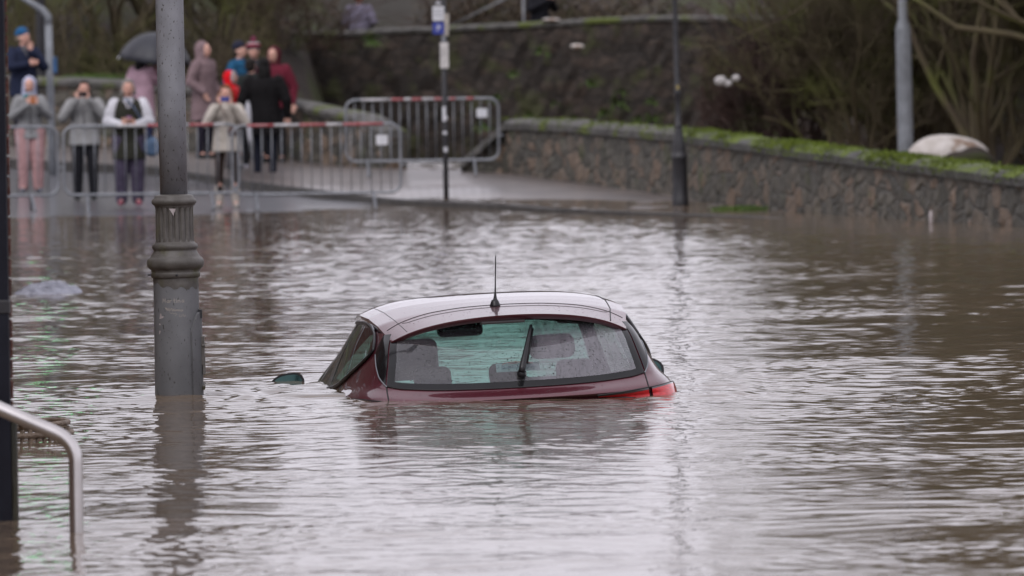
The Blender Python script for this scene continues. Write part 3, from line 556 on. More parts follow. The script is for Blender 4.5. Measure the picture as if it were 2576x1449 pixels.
def S(u, v):
    """Body surface: u in -11..11 round the car (0 = rear centre, + = right side), v = level 0..8."""
    u = np.atleast_1d(np.asarray(u, float)); v = np.atleast_1d(np.asarray(v, float)); u, v = np.broadcast_arrays(u, v); sh = u.shape
    rows = np.stack([cubic(FULL[k], (u + 11).ravel()) for k in range(9)], 0)
    out = np.zeros((u.size, 3)); vv = v.ravel()
    n = 8; i = np.clip(np.floor(vv).astype(int), 0, n - 1); f = (vv - i)[:, None]; ar = np.arange(u.size)
    g = lambda k: rows[np.clip(k, 0, n), ar]
    # chord-aware tangents, since the levels are unevenly spaced
    vz = VZ; h = lambda k: (vz[np.clip(k + 1, 0, n)] - vz[np.clip(k, 0, n)])
    hi = h(i); hm = np.where(i > 0, h(i - 1), hi); hp = np.where(i < n - 1, h(i + 1), hi)
    m1 = np.where((i > 0)[:, None], ((g(i) - g(i - 1)) / hm[:, None] + (g(i + 1) - g(i)) / hi[:, None]) / 2, (g(i + 1) - g(i)) / hi[:, None]) * hi[:, None]
    m2 = np.where((i < n - 1)[:, None], ((g(i + 1) - g(i)) / hi[:, None] + (g(i + 2) - g(i + 1)) / np.maximum(hp, 1e-6)[:, None]) / 2, (g(i + 1) - g(i)) / hi[:, None]) * hi[:, None]
    f2, f3 = f ** 2, f ** 3
    out = (2 * f3 - 3 * f2 + 1) * g(i) + (f3 - 2 * f2 + f) * m1 + (-2 * f3 + 3 * f2) * g(i + 1) + (f3 - f2) * m2
    return out.reshape(sh + (3,))
def Sn(u, v, off):
    e = 0.02; p = S(u, v); du = S(np.asarray(u) + e, v) - S(np.asarray(u) - e, v); dv = S(u, np.minimum(np.asarray(v) + e, 8)) - S(u, np.maximum(np.asarray(v) - e, 0))
    n = np.cross(du, dv); n /= np.linalg.norm(n, axis=-1)[..., None] + 1e-9
    return p + n * np.asarray(off)[..., None]
def interp(pts, x): P = np.array(pts); return np.interp(x, P[:, 0], P[:, 1])
def patch(u0, u1, bot, top, off=0.004, nu=40, nv=16):
    """A trimmed panel: u from u0 to u1, v between the curves bot and top (lists of (|u|, v))."""
    U = np.linspace(u0, u1, nu); B = interp(bot, np.abs(U)); T = interp(top, np.abs(U)); s = np.linspace(0, 1, nv)[:, None]
    return Sn(np.repeat(U[None], nv, 0), B[None] * (1 - s) + T[None] * s, np.full((nv, nu), off))
car = empty('hatchback_car'); tag(car, 'dark burgundy hatchback car sunk to its rear lamps in the flood', 'car')
# window outlines in (u, v): level 5 = belt, 8 = roof
REARB = [(0, 5.0), (1.2, 5.0), (1.7, 5.02), (2.0, 5.10)]; REART = [(0, 7.93), (2.0, 7.93)]
TRIMB = [(2.03, 5.12), (2.25, 5.45), (2.45, 5.95), (2.62, 6.55)]; TRIMT = [(2.03, 7.9), (2.35, 7.8), (2.62, 6.7)]
SIDEB = [(2.86, 6.80), (3.02, 6.52), (3.3, 6.22), (3.6, 5.92), (4.1, 5.55), (4.6, 5.30), (5.1, 5.15), (5.8, 5.07), (8.0, 5.05)]; SIDET = [(2.86, 6.90), (2.95, 7.22), (3.15, 7.60), (3.6, 7.84), (4.2, 7.92), (7.0, 7.92), (7.6, 7.7), (8.0, 7.4)]
SCRB = [(8.25, 5.05), (11, 5.05)]; SCRT = [(8.25, 7.7), (8.6, 7.85), (11, 7.95)]
HOLES = [(0, 1.93, REARB, REART, .14), (3.25, 7.93, SIDEB, SIDET, .10), (8.42, 11, SCRB, SCRT, .1)]
nu, nv = 23 * 12, 8 * 11
U = np.linspace(-11, 11, nu + 1); V = np.linspace(0, 8, nv + 1); G = S(np.repeat(U[None], nv + 1, 0), np.repeat(V[:, None], nu + 1, 1))
mb = MB(); mb.v = [G.reshape(-1, 3)]; mb.n = G.size // 3
for i in range(nv):
    vc = (V[i] + V[i + 1]) / 2
    for j in range(nu):
        uc = abs((U[j] + U[j + 1]) / 2); hole = False
        for a, b, B_, T_, e in HOLES:
            if a <= uc <= b and interp(B_, uc) + e < vc < interp(T_, uc) - e: hole = True
        if not hole: k = i * (nu + 1) + j; mb.f.append((k, k + 1, k + nu + 2, k + nu + 1)); mb.m.append(0)
body = mb.build('body', [M['paint'], M['interior']], car)
sm = body.modifiers.new('thickness', 'SOLIDIFY'); sm.thickness = 0.018; sm.offset = -1; sm.material_offset = 1; sm.material_offset_rim = 1
# roof with the spoiler lip
def roof_pt(a, b, lift=0.0):
    a = np.asarray(a, float); b = np.asarray(b, float)
    yc = .235 + (2.125 - .235) * b; ye = .43 + (1.90 - .43) * b; y = yc + (ye - yc) * np.abs(a) ** 2.2
    W = np.interp(ye, [.43, .53, .7, 1.02, 1.3, 1.62, 1.8, 1.90], [.590, .603, .628, .647, .655, .650, .627, .588])
    zc = np.interp(yc, [.235, .35, .45, .6, .8, 1.0, 1.3, 1.6, 1.9, 2.125], [1.374, 1.391, 1.405, 1.428, 1.452, 1.472, 1.492, 1.502, 1.495, 1.470])
    ze = np.interp(ye, [.43, .7, 1.0, 1.4, 1.7, 1.9], [1.270, 1.352, 1.396, 1.420, 1.414, 1.385])
    wq = np.clip(0.62 - 0.5 * b, 0.25, 1); q = wq * (1 - np.abs(a) ** 2.0) + (1 - wq) * (1 - np.abs(a) ** 5)
    return np.stack([a * W, y, ze + (zc - ze) * q + lift], -1)
A_ = np.sin(np.linspace(-math.pi / 2, math.pi / 2, 61)); B_ = np.linspace(0, 1, 61)
AA, BB = np.meshgrid(A_, B_); RG = roof_pt(AA, BB)
mb = MB(); mb.grid(RG); lip = RG[:1].copy(); lip[..., 2] -= 0.012; lip[..., 1] += 0.004; lip2 = RG[:1].copy(); lip2[..., 2] -= 0.026; lip2[..., 1] += 0.03
under = RG[:1].copy(); under[..., 1] += 0.21; under[..., 2] -= 0.012; under[..., 0] *= 0.97
mb.grid(np.concatenate([lip2, lip, RG[:1]], 0)); mb.grid(np.concatenate([under, lip2], 0), mi=1)
for s in (0, -1):                                            # rolled drip edge down to the door frames
    e0 = RG[:, s:s + 1] if s == 0 else RG[:, -1:]; e1 = e0.copy(); e1[..., 2] -= 0.028; e1[..., 0] *= 1.004; e2 = e1.copy(); e2[..., 2] -= 0.012; e2[..., 0] *= 0.975
    mb.grid(np.concatenate([e0, e1, e2], 1), flip=(s == 0))
inner = RG[4:, 2:-2][::3, ::3].copy(); inner[..., 2] -= 0.035; inner[..., 0] *= 0.97; mb.grid(inner, mi=1, flip=True)
mb.build('roof', [M['paint'], M['interior']], car)
# shut lines and sun-roof style crease on the roof
def roof_line(name, pts, r, m):
    p = np.array(pts); t = np.linspace(0, len(p) - 1, 80); a = np.interp(t, range(len(p)), p[:, 0]); b = np.interp(t, range(len(p)), p[:, 1])
    k = MB(); k.tube(roof_pt(a, b, r * 0.2), r, 6); return k.build(name, m, car)
roof_line('tailgate_gap', [(-0.97, .11), (-.86, .135), (-.6, .175), (-.3, .20), (0, .205), (.3, .20), (.6, .175), (.86, .135), (.97, .11)], .002, M['rubber'])
roof_line('spoiler_crease', [(-.84, .125), (-.80, .115), (-.6, .135), (-.3, .155), (0, .16), (.3, .155), (.6, .135), (.80, .115), (.84, .125)], .0014, M['rubber'])
for s in (-1, 1): roof_line('roof_moulding', [(s * .86, .02), (s * .875, .3), (s * .88, .6), (s * .87, .97)], .0028 if s > 0 else .0014, M['rubber'])
# glass panels, each with a black printed border
def window(name, u0, u1, bot, top, m, nu=48, nv=22, border=(0.0, 0.0), off=0.004, curved_frit=None):
    G = patch(u0, u1, bot, top, off, nu, nv); k = MB(); k.grid(G); o = k.build(name, [m, M['gloss_black']], car)
    bu, bv = border; mi = []
    for i in range(nv - 1):
        for j in range(nu - 1):
            s, t = (i + .5) / (nv - 1), (j + .5) / (nu - 1); mi.append(1 if (s < bv or s > 1 - bv or t < bu or t > 1 - bu) else 0)
    o.data.polygons.foreach_set('material_index', mi); return o
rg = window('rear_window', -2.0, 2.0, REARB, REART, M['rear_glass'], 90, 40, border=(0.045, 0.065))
for s in (-1, 1):
    g = window('side_window', s * 2.86, s * 5.62, SIDEB, SIDET, M['side_glass'], 40, 20, border=(0.03, 0.03))
    g = window('side_window', s * 6.02, s * 8.0, SIDEB, SIDET, M['side_glass'], 40, 20, border=(0.02, 0.03))
    k = MB(); k.grid(patch(s * 5.62, s * 6.02, SIDEB, SIDET, .006, 8, 20)); k.build('door_pillar', M['gloss_black'], car)
    k = MB(); k.grid(patch(s * 2.03, s * 2.62, TRIMB, TRIMT, .006, 20, 20)); k.build('window_trim', M['gloss_black'], car)
    Ub = np.linspace(2.86, 8.0, 80)                          # seal round the side glass
    ring = np.concatenate([Sn(s * Ub, interp(SIDET, Ub), np.full(80, .008)), Sn(s * Ub[::-1], interp(SIDEB, Ub[::-1]), np.full(80, .008))])
    k = MB(); k.tube(ring, .0085, 6, closed=True); k.build('window_seal', M['black_plastic'], car)
    Ut = np.linspace(3.3, 8.0, 80); top = Sn(s * Ut, np.minimum(interp(SIDET, Ut) + .07, 7.99), np.full(80, .010)); k = MB(); k.tube(top, .006, 6); k.build('chrome_strip', M['galv'], car)
    # tail lamps: one half on the tailgate, one on the quarter
    k = MB(); LB = [(1.02, 3.40), (1.35, 3.1), (1.97, 2.55)]; LT = [(1.02, 3.72), (1.35, 3.83), (1.97, 3.92)]
    LM = [(1.02, 3.60), (1.35, 3.66), (1.97, 3.76)]
    k.grid(patch(s * 1.02, s * 1.97, LB, LM, .010, 24, 10), 0); k.grid(patch(s * 1.02, s * 1.97, LM, LT, .010, 24, 6), 1)
    k.build('tail_light', [M['lamp_red'], M['lamp_dark']], car)
    k = MB(); LB = [(2.05, 2.5), (2.6, 2.45), (3.05, 2.7), (3.25, 3.1)]; LT = [(2.05, 3.93), (2.6, 3.95), (3.05, 3.93), (3.25, 3.7)]; LM = [(2.05, 3.78), (2.6, 3.80), (3.05, 3.80), (3.25, 3.6)]
    k.grid(patch(s * 2.05, s * 3.25, LB, LM, .012, 24, 10), 0); k.grid(patch(s * 2.05, s * 3.25, LM, LT, .012, 24, 6), 1)
    k.build('tail_light', [M['lamp_red'], M['lamp_dark']], car)
    edge = np.concatenate([patch(s * 1.0, s * 1.97, [(1, 3.8), (1.97, 3.99)], [(1, 3.8), (1.97, 3.99)], .008, 20, 2)[0], patch(s * 2.05, s * 3.3, [(2.05, 3.99), (3.1, 4.0), (3.3, 3.8)], [(2.05, 3.99), (3.1, 4.0), (3.3, 3.8)], .008, 20, 2)[0]])
    k = MB(); k.tube(edge, .004, 6); k.build('lamp_seal', M['rubber'], car)
    vv = np.linspace(1.2, 5.1, 40); gap = Sn(np.full(40, s * 2.01), vv, np.full(40, .001)); k = MB(); k.tube(gap, .0035, 6); k.build('tailgate_gap', M['rubber'], car)
    vv = np.linspace(1.2, 5.2, 30); gap = Sn(np.full(30, s * 4.55) , vv, np.full(30, .0)); k = MB(); k.tube(gap, .003, 6); k.build('door_gap', M['rubber'], car)
    # door mirrors
    mr = empty('door_mirror'); mr.parent = car; mr.location = (s * (.96 if s > 0 else .95), 2.52, 1.035 if s > 0 else 1.058); mr.scale = (.82, 1, .9)
    k = MB(); nn, mm = 20, 12; H = []
    for i in range(mm):
        t = i / (mm - 1); r_ = math.sin(math.acos(1 - t)) if t < 1 else 1; yy = .13 - .15 * t
        H.append([(.115 * r_ * (1 if math.cos(a) * s > 0 else .95) * math.copysign(abs(math.cos(a)) ** .7, math.cos(a)), yy, .078 * r_ * math.copysign(abs(math.sin(a)) ** .75, math.sin(a)) * (1 if math.sin(a) < 0 else 1.05) * (1 - 0.22 * math.cos(a) * s)) for a in np.linspace(0, 2 * math.pi, nn + 1)])
    k.grid(H); k.build('mirror_housing', M['gloss_black'], mr)
    k = MB(); k.grid([[(p[0] * q, p[1] + .004 * (1 - q), p[2] * q) for p in H[-1]] for q in (1, .86)]); k.build('mirror_rim', M['black_plastic'], mr)
    k = MB(); k.add([(p[0] * .86, p[1] + .002, p[2] * .86) for p in H[-1][:-1]] , [tuple(range(nn))]); k.build('mirror_glass', M['mirror'], mr, smooth=False)
    k = MB(); k.tube([(-s * .10, .05, -.05), (-s * .17, .04, -.06)], [.03, .035], 8); k.build('mirror_arm', M['black_plastic'], mr)
window('windscreen', 8.3, 11, SCRB, SCRT, M['screen_glass'], 30, 20, border=(0.0, 0.03)); window('windscreen', -11, -8.3, SCRB, SCRT, M['screen_glass'], 30, 20, border=(0.0, 0.03))
# seal between the rear glass and the tailgate
Ub = np.linspace(-2.0, 2.0, 70); k = MB(); k.tube(Sn(Ub, interp(REARB, np.abs(Ub)) - .03, np.full(70, .003)), .0035, 6); k.build('window_seal', M['rubber'], car)
for s in (-1, 1):
    Ub = np.linspace(2.0, 2.62, 30); k = MB(); k.tube(Sn(s * Ub, interp([(2.0, 5.07)] + TRIMB, Ub) - .03, np.full(30, .006)), .0035, 6); k.build('chrome_strip', M['galv'], car)
# high brake lamp under the spoiler
k = MB(); k.box((-.045, .285, 1.340), (.22, .03, .018)); k.build('brake_lamp', mat('brake_lamp_lens', (0.06, 0.05, 0.05), rough=0.3, coat=.3), car, bevel=.004)
# aerial, rear wiper
ae = empty('aerial'); ae.parent = car; ae.location = roof_pt(-0.07, .185, 0).tolist()
k = MB(); k.lathe([(.001, .034), (.016, .030), (.021, .018), (.027, .002), (.028, -.004)], 20); k.build('aerial_base', M['black_plastic'], ae)
k = MB(); zz = np.linspace(.02, .255, 90); tt = (zz - .02) / .235
k.tube(np.stack([zz * 0.06 * 1 + 0 * zz, -zz * .05, zz], 1), .0125 * np.exp(-tt * 9) + .0030 + .0006 * np.sin(np.arange(90) * 1.5), 8); k.build('aerial_rod', M['black_plastic'], ae)
wp = empty('rear_wiper'); wp.parent = car; p0 = Sn(.05, 5.40, .012)[0]; p1 = Sn(.27, 7.05, .030)[0]; wp.location = p0.tolist(); dv = p1 - p0
k = MB(); n_ = Sn(.05, 5.40, 1.0)[0] - Sn(.05, 5.40, 0.0)[0]; k.tube([-n_ * .01, n_ * .03], [.024, .019], 16); k.build('wiper_pivot', M['black_plastic'], wp)
k = MB(); T_ = np.linspace(0, 1, 12)[:, None]; k.tube(n_ * .035 - dv * .02 * (1 - T_) + dv * T_ + n_ * .012 * np.sin(T_ * math.pi), np.interp(T_[:, 0], [0, .1, .5, 1], [.016, .017, .012, .008]), 8); k.build('wiper_arm', M['black_plastic'], wp)
sd_ = np.cross(dv, n_); sd_ /= np.linalg.norm(sd_); k = MB(); k.tube([dv * .28 - sd_ * -.016, dv * 1.02 - sd_ * -.010], [.006, .005], 6); k.build('wiper_blade', M['rubber'], wp)
# the dealer's sticker inside the rear glass
stk = Sn(np.linspace(-.27, .32, 12)[None].repeat(4, 0), np.linspace(5.58, 5.86, 4)[:, None].repeat(12, 1), np.full((4, 12), -.004))
k = MB(); k.grid(stk); so_ = k.build('dealer_sticker', M['sticker'], car)
def text(body_, size, m, parent, name='sticker_text', ext=0.0):
    cu = bpy.data.curves.new(name, 'FONT'); cu.body = body_; cu.size = size; cu.align_x = 'CENTER'; cu.align_y = 'CENTER'; cu.extrude = ext
    o = bpy.data.objects.new(name, cu); COL.objects.link(o); dg = bpy.context.evaluated_depsgraph_get(); me = bpy.data.meshes.new_from_object(o.evaluated_get(dg)); bpy.data.objects.remove(o)
    me.materials.clear(); me.materials.append(m); return link(name, me, parent)
c0, ex, ey = Sn(.02, 5.67, .0110)[0], (S(.3, 5.5) - S(-.2, 5.5))[0], (S(.05, 5.7) - S(.05, 5.4))[0]; ex /= np.linalg.norm(ex); ey /= np.linalg.norm(ey); ez = np.cross(ex, ey); ey = np.cross(ez, ex)
def on_glass(c): return Matrix(((ex[0], ey[0], ez[0], c[0]), (ex[1], ey[1], ez[1], c[1]), (ex[2], ey[2], ez[2], c[2]), (0, 0, 0, 1)))
st = text('QUANTUM AUTOS', .019, M['ink'], so_); st.matrix_local = on_glass(c0)
k = MB(); a = np.linspace(0, math.pi, 20); k.tube(np.stack([np.cos(a) * .075, np.sin(a) * .016, 0 * a], 1), .0012, 5); k.tube(np.stack([np.cos(a) * .055 + .01, np.sin(a) * .008, 0 * a], 1), .0010, 5)
e_ = k.build('sticker_emblem', M['inkred'], so_); e_.matrix_local = on_glass(c0 + ey * .016)
# cabin
def cush(name, c, sz, m=None, r=.04, rot=None):
    k = MB(); k.box((0, 0, 0), sz); o = k.build(name, m or M['seat'], car, bevel=r); o.modifiers['bevel'].segments = 4; o.location = c
    if rot: o.rotation_euler = rot
    return o
cush('parcel_shelf', (0, .48, .93), (1.10, .40, .02), M['interior'], .005)
cush('rear_seat', (0, .80, .80), (1.22, .14, .46), M['seat'], .05, (R(-12), 0, 0))
for x in (-.36, .02, .36): cush('head_rest', (x, .76, 1.07), (.19, .08, .12), M['seat'], .04, (R(-10), 0, 0))
for x in (-.40, .34):
    cush('front_seat', (x, 1.62, .74 if x < 0 else .80), (.44, .12, .50), M['seat'], .06, (R(-15), 0, 0)); cush('head_rest', (x, 1.50, 1.17 if x < 0 else 1.20), (.30 if x < 0 else .24, .09, .22 if x < 0 else .13), M['interior'], .045, (R(-12), 0, 0))
cush('dashboard', (0, 2.58, .84), (1.35, .5, .14), M['interior'], .06)
cush('interior_mirror', (-.07, 2.06, 1.315), (.24, .06, .075), M['gloss_black'], .028)
k = MB(); a = np.linspace(0, 2 * math.pi, 33)[:-1]; k.tube(np.stack([np.cos(a) * .18, np.sin(a) * .05, np.sin(a) * .17], 1), .014, 8, closed=True); o = k.build('steering_wheel', M['black_plastic'], car); o.location = (.37, 2.2, .84)
# wheels, under the water
for x, y in ((-.74, .72), (.74, .72), (-.74, 3.28), (.74, 3.28)):
    wh = empty('wheel', (x, y, .31)); wh.parent = car; wh.rotation_euler = (0, R(90), 0)
    k = MB(); k.lathe([(.19, -.10), (.27, -.10), (.31, -.07), (.315, 0), (.31, .07), (.27, .10), (.19, .10)], 32, cap=False); k.build('tyre', M['rubber'], wh)
    k = MB(); k.lathe([(.02, -.06), (.12, -.05), (.19, -.09), (.19, .09), (.12, .05), (.02, .06)], 24); k.build('rim', M['galv'], wh)
CAR_M = Matrix.Translation((0.038, 32.05, 0.0)) @ Matrix.Rotation(R(6.7), 4, 'Z') @ Matrix.Rotation(R(-2.5), 4, 'X') @ Matrix.Rotation(R(-2.1), 4, 'Y') @ Matrix.Diagonal((1.025, 1, 1, 1)) @ Matrix.Translation((0, -.06, -.945))
car.matrix_world = CAR_M

# ------------------------------------------------------------------ old iron lamp post in the water
P0 = at(449, 997, 32.87); lp = empty('lamp_post', (P0.x, P0.y, 0)); tag(lp, 'old grey fluted iron lamp post with scratched writing standing in the flood', 'lamp post')
lp.rotation_euler = (0, R(-0.42), 0)
k = MB(); k.lathe([(.121, -1.0), (.121, 0), (.118, .3), (.1165, .625)], 64, cap=False); k.build('base_column', M['post_base'], lp)
k = MB()
k.lathe([(.1165, .612), (.127, .618), (.1275, .634), (.127, .640), (.1235, .643), (.127, .648), (.1255, .655), (.134, .660), (.145, .672), (.1485, .690), (.146, .706), (.138, .716), (.128, .722), (.1255, .730), (.119, .738), (.112, .752), (.1105, .757),
         (.1175, .764), (.1185, .775), (.1155, .786), (.105, .793), (.101, .797), (.0985, .800)], 96, cap=False)
k.lathe([(.0985, .800)] + [(.0985 - .001 * i / 8, .812 + (.965 - .812) * i / 8) for i in range(9)] + [(.0985, .978)], 192, flute=(.811, .966, 18, .012), cap=False)
k.lathe([(.0985, .978), (.1025, .981), (.1005, .986), (.108, .990), (.1155, 1.000), (.1165, 1.010), (.112, 1.020), (.103, 1.026), (.1005, 1.034), (.096, 1.040), (.071, 1.045)], 96, cap=False)
k.build('fluted_collar', M['post_iron'], lp)
k = MB(); k.lathe([(.0715, 1.03), (.0725, 1.6), (.0725, 2.4), (.068, 3.6), (.060, 5.0), (.075, 5.02), (.075, 5.08), (.05, 5.1)], 48); k.build('shaft', M['post_grey'], lp)
k = MB(); k.lathe([(.03, 5.1), (.16, 5.25), (.24, 5.65), (.26, 5.67), (.16, 5.85), (.04, 5.95), (.01, 6.05)], 6); k.build('lantern', M['black_iron'], lp, smooth=False)
# access door wrapped round the right side
def cyl_patch(a0, a1, z0, z1f, r, n=24, mz=16):
    A = np.linspace(R(a0), R(a1), n); G = []
    for j in range(mz):
        row = []
        for a in A: z = z0 + (z1f(math.degrees(a)) - z0) * j / (mz - 1); row.append((r * math.cos(a), r * math.sin(a), z))
        G.append(row)
    return np.array(G)
arch = lambda a: .44 - .12 * (max(0, (-46 - a) if a < -46 else 0) / 6) ** 1 if False else .435 - .10 * max(0.0, (-a - 18) / 32.0) ** 2.2
k = MB(); k.grid(cyl_patch(-50, 25, -.3, arch, .131)); edge = cyl_patch(-50, 25, -.3, arch, .116); out_ = cyl_patch(-50, 25, -.3, arch, .131)
k.grid(np.stack([out_[:, 0], edge[:, 0]], 1)); k.grid(np.stack([out_[-1], edge[-1]], 0)); dr = k.build('access_door', M['post_base'], lp)
k = MB(); k.box((.131, -.012, .235), (.020, .050, .15)); k.box((.137, -.02, .16), (.014, .03, .10)); k.box((.133, -.01, .05), (.016, .06, .022), Matrix.Rotation(R(18), 4, 'X')); k.tube([(.128, -.03, .26), (.145, -.03, .26)], .012); k.build('door_lock', M['post_iron'], dr, bevel=.003, smooth=False)
k = MB(); k.box((.124, -.03, .425), (.02, .02, .045)); k.build('door_catch', M['black_iron'], dr, smooth=False)
for a in (180, 275): 
    k = MB(); c, s_ = math.cos(R(a)), math.sin(R(a)); k.tube([(.124 * c, .124 * s_, .630), (.141 * c, .141 * s_, .630)], .0035, 8); k.tube([(.138 * c, .138 * s_, .630), (.143 * c, .143 * s_, .630)], .0065, 8); k.build('bolt', M['black_iron'], lp)
k = MB(); rs = np.random.RandomState(6); A = np.linspace(0, 2 * math.pi, 97); lowz = .585 - .012 * np.sin(A * 3 + 1) - .008 * np.sin(A * 11) - .004 * rs.rand(97) - .035 * np.clip(np.cos(A - R(-48)), 0, 1) ** 3; lowz[-1] = lowz[0]
k.grid([[((.1174 + .0004 * (z < .6)) * math.cos(a), (.1174 + .0004 * (z < .6)) * math.sin(a), z) for a, z in zip(A, zs)] for zs in (lowz, np.full(97, .6125))]); k.build('weathered_band', M['post_iron'], lp)
# scratched names and chips on the base, hugging its curve
def on_post(u, z, r=.1183): a = R(-90) + u / .118; return (r * math.cos(a), r * math.sin(a), z)
def scribble(name, strokes, u0, z0, s, wdt, m, parent):
    k = MB(); hw = wdt / 2
    for st_ in strokes:
        P = np.array(st_, float) * s; 
        for a, b in zip(P[:-1], P[1:]):
            d = b - a; ln = np.linalg.norm(d) + 1e-6; nx, nz = -d[1] / ln * hw, d[0] / ln * hw; e = d / ln * hw
            q = [on_post(u0 + p[0] + sx * nx + sy * e[0], z0 + p[1] + sx * nz + sy * e[1]) for p, sy in ((a, -1), (b, 1)) for sx in (-1, 1)]
            k.add(q, [(0, 1, 3, 2)])
    return k.build(name, m, parent, smooth=False)
LET = {'M': [[(0, 0), (.1, 1), (.4, .3), (.7, 1), (.8, 0)]], 'a': [[(.6, .55), (.3, .6), (.05, .3), (.3, 0), (.6, .3), (.6, .6), (.62, 0)]], 'r': [[(0, 0), (0, .6)], [(0, .35), (.3, .6), (.45, .5)]], 't': [[(.2, 1), (.22, .1), (.45, 0)], [(0, .6), (.5, .62)]],
       'i': [[(0, .55), (.02, 0)], [(0, .8), (.02, .86)]], 'n': [[(0, 0), (0, .6)], [(0, .4), (.3, .6), (.5, .4), (.5, 0)]]}
stt = []; cx = 0
for ch in 'Martina': stt += [[(x + cx, y) for x, y in q] for q in LET[ch]]; cx += {'M': 1.05, 'i': .35, 't': .75}.get(ch, .85)
bc = [c for c in lp.children if c.name.startswith('base_column')][0]
scribble('scratched_writing', stt, -.068, .488, .0215, .0022, M['scratch'], bc)
rs = np.random.RandomState(4); zz = []
for i in range(15): x = i * .0062; zz.append([(x, rs.uniform(0, .016) - x * .10), (x + .005, rs.uniform(0, .016) - x * .10), (x + .002, rs.uniform(0, .016) - x * .1), (x + .009, rs.uniform(0, .014) - x * .1)])
scribble('scratched_writing', zz, -.055, .447, 1, .0018, M['scratch'], bc)
scribble('scratched_writing', [[(0, .01), (.008, .004), (.016, .008), (.022, .002), (.03, .006), (.038, 0), (.030, -.006)], [(.052, 0), (.050, -.012), (.06, -.014), (.062, -.002)], [(.068, -.012), (.070, 0), (.076, -.014), (.082, -.004), (.086, -.012)]], -.030, .428, 1, .0016, M['scratch'], bc)
for (u, z, pts) in ((-.094, .405, [(0, 0), (.006, .028), (.014, .027), (.017, .014), (.030, .012), (.034, .016), (.026, .006), (.012, .001)]), (-.100, .325, [(0, 0), (.002, .018), (.010, .020), (.014, .014), (.010, .010), (.006, .002)]), (-.098, .375, [(0, .002), (.006, .008), (.012, .002), (.008, -.004)])):
    k = MB(); k.add([on_post(u + a, z + b) for a, b in pts], [tuple(range(len(pts)))]); k.build('paint_chip', M['chipped'], bc, smooth=False)
k = MB(); co_ = [c for c in lp.children if c.name.startswith('fluted_collar')][0]; rr = .0998; pc = [(-.022, .972), (.012, .972), (.010, .958), (.004, .950), (.002, .932), (-.004, .944), (-.012, .958)]
k.add([(rr * math.cos(R(-90) + u / rr), rr * math.sin(R(-90) + u / rr), z) for u, z in pc], [tuple(range(7))]); k.build('paint_chip', M['chipped'], co_, smooth=False)

# ------------------------------------------------------------------ foreground: pillar, handrail, cane chair
pl = empty('dark_pillar', (-2.0, 23.4, 0)); tag(pl, 'dark navy painted pillar edged with brick at the left of the handrail', 'pillar')
xr = at(23, 900, 23.4).x + 2.0
k = MB(); k.box((xr - .15, .03, 1.5), (.30, .06, 5.0)); k.build('painted_shaft', M['pillar_paint'], pl, smooth=False, bevel=.004)
k = MB(); zb = -.6
rs = np.random.RandomState(9)
while zb < 4: h_ = .065; k.box((xr + .001 + rs.uniform(-.0012, .0012), .085, zb + h_ / 2), (.008, .04, h_)); zb += h_ + .010
k.build('brick_edge', M['brick'], pl, smooth=False)
k = MB(); k.box((xr + .0095, .05, -.2), (.022, .07, 1.15)); k.build('timber_foot', M['timber'], pl, smooth=False, bevel=.006)
k = MB(); k.box((xr - .148, .028, .79), (.305, .065, .05)); k.build('band', M['black_iron'], pl, smooth=False, bevel=.004)
hb = at(193, 1340, 22.7); hr = empty('handrail', (hb.x, hb.y, 0)); tag(hr, 'brushed stainless steel handrail bending down into the flood beside the dark pillar', 'handrail')
zt = .385; pts = [(0, 0, -1.0), (0, 0, -.2), (0, 0, .1), (0, 0, zt - .13)]
for i in range(1, 11):
    a = R(66) * i / 10; pts.append((-.115 * (1 - math.cos(a)), 0, zt - .13 + .115 * math.sin(a)))
lx, lz = pts[-1][0], pts[-1][2]
for i in range(1, 9): pts.append((lx - .19 * i, .01 * i, lz + .19 * i * .445))
k = MB(); k.tube(pts, .0252, 24); k.build('rail_tube', M['steel'], hr)
k = MB(); k.tube([(lx - 1.2, .063, lz + .52), (lx - 1.2, .063, -1.0)], .0252, 20); k.build('rail_post', M['steel'], hr)
ch = empty('cane_chair', (-2.42, 29.0, 0.0)); tag(ch, 'pale cane chair half sunk and floating behind the steel handrail', 'chair')
k = MB(); a = np.linspace(0, 2 * math.pi, 49)[:-1]
k.tube(np.stack([np.cos(a) * .385, np.sin(a) * .33, .062 + .012 * np.cos(a)], 1), .013, 8, closed=True); k.build('seat_rim', M['cane'], ch)
k = MB(); k.tube(np.stack([np.cos(a) * .40, np.sin(a) * .34, .028 + .0 * a], 1), .014, 8, closed=True); k.build('lower_hoop', M['cane'], ch)
k = MB()
for t in np.linspace(0, 2 * math.pi, 61)[:-1]: k.tube([(math.cos(t) * .385, math.sin(t) * .33, .055), (math.cos(t) * .395, math.sin(t) * .338, -.06)], .0075, 6)
k.build('woven_side', M['cane'], ch)
k = MB(); k.tube([(.11, -.30, .17), (.17, -.32, .11), (.21, -.30, .065)], .012, 8); k.tube([(.02, -.30, .24), (.065, -.31, .19), (.09, -.31, .06)], .016, 8); k.build('leg', M['cane'], ch)
k = MB(); k.tube([(-.1, -.25, .0), (-.05, -.3, .22), (-.1, -.2, .3)], .014, 8); k.build('leg', M['cane'], ch)

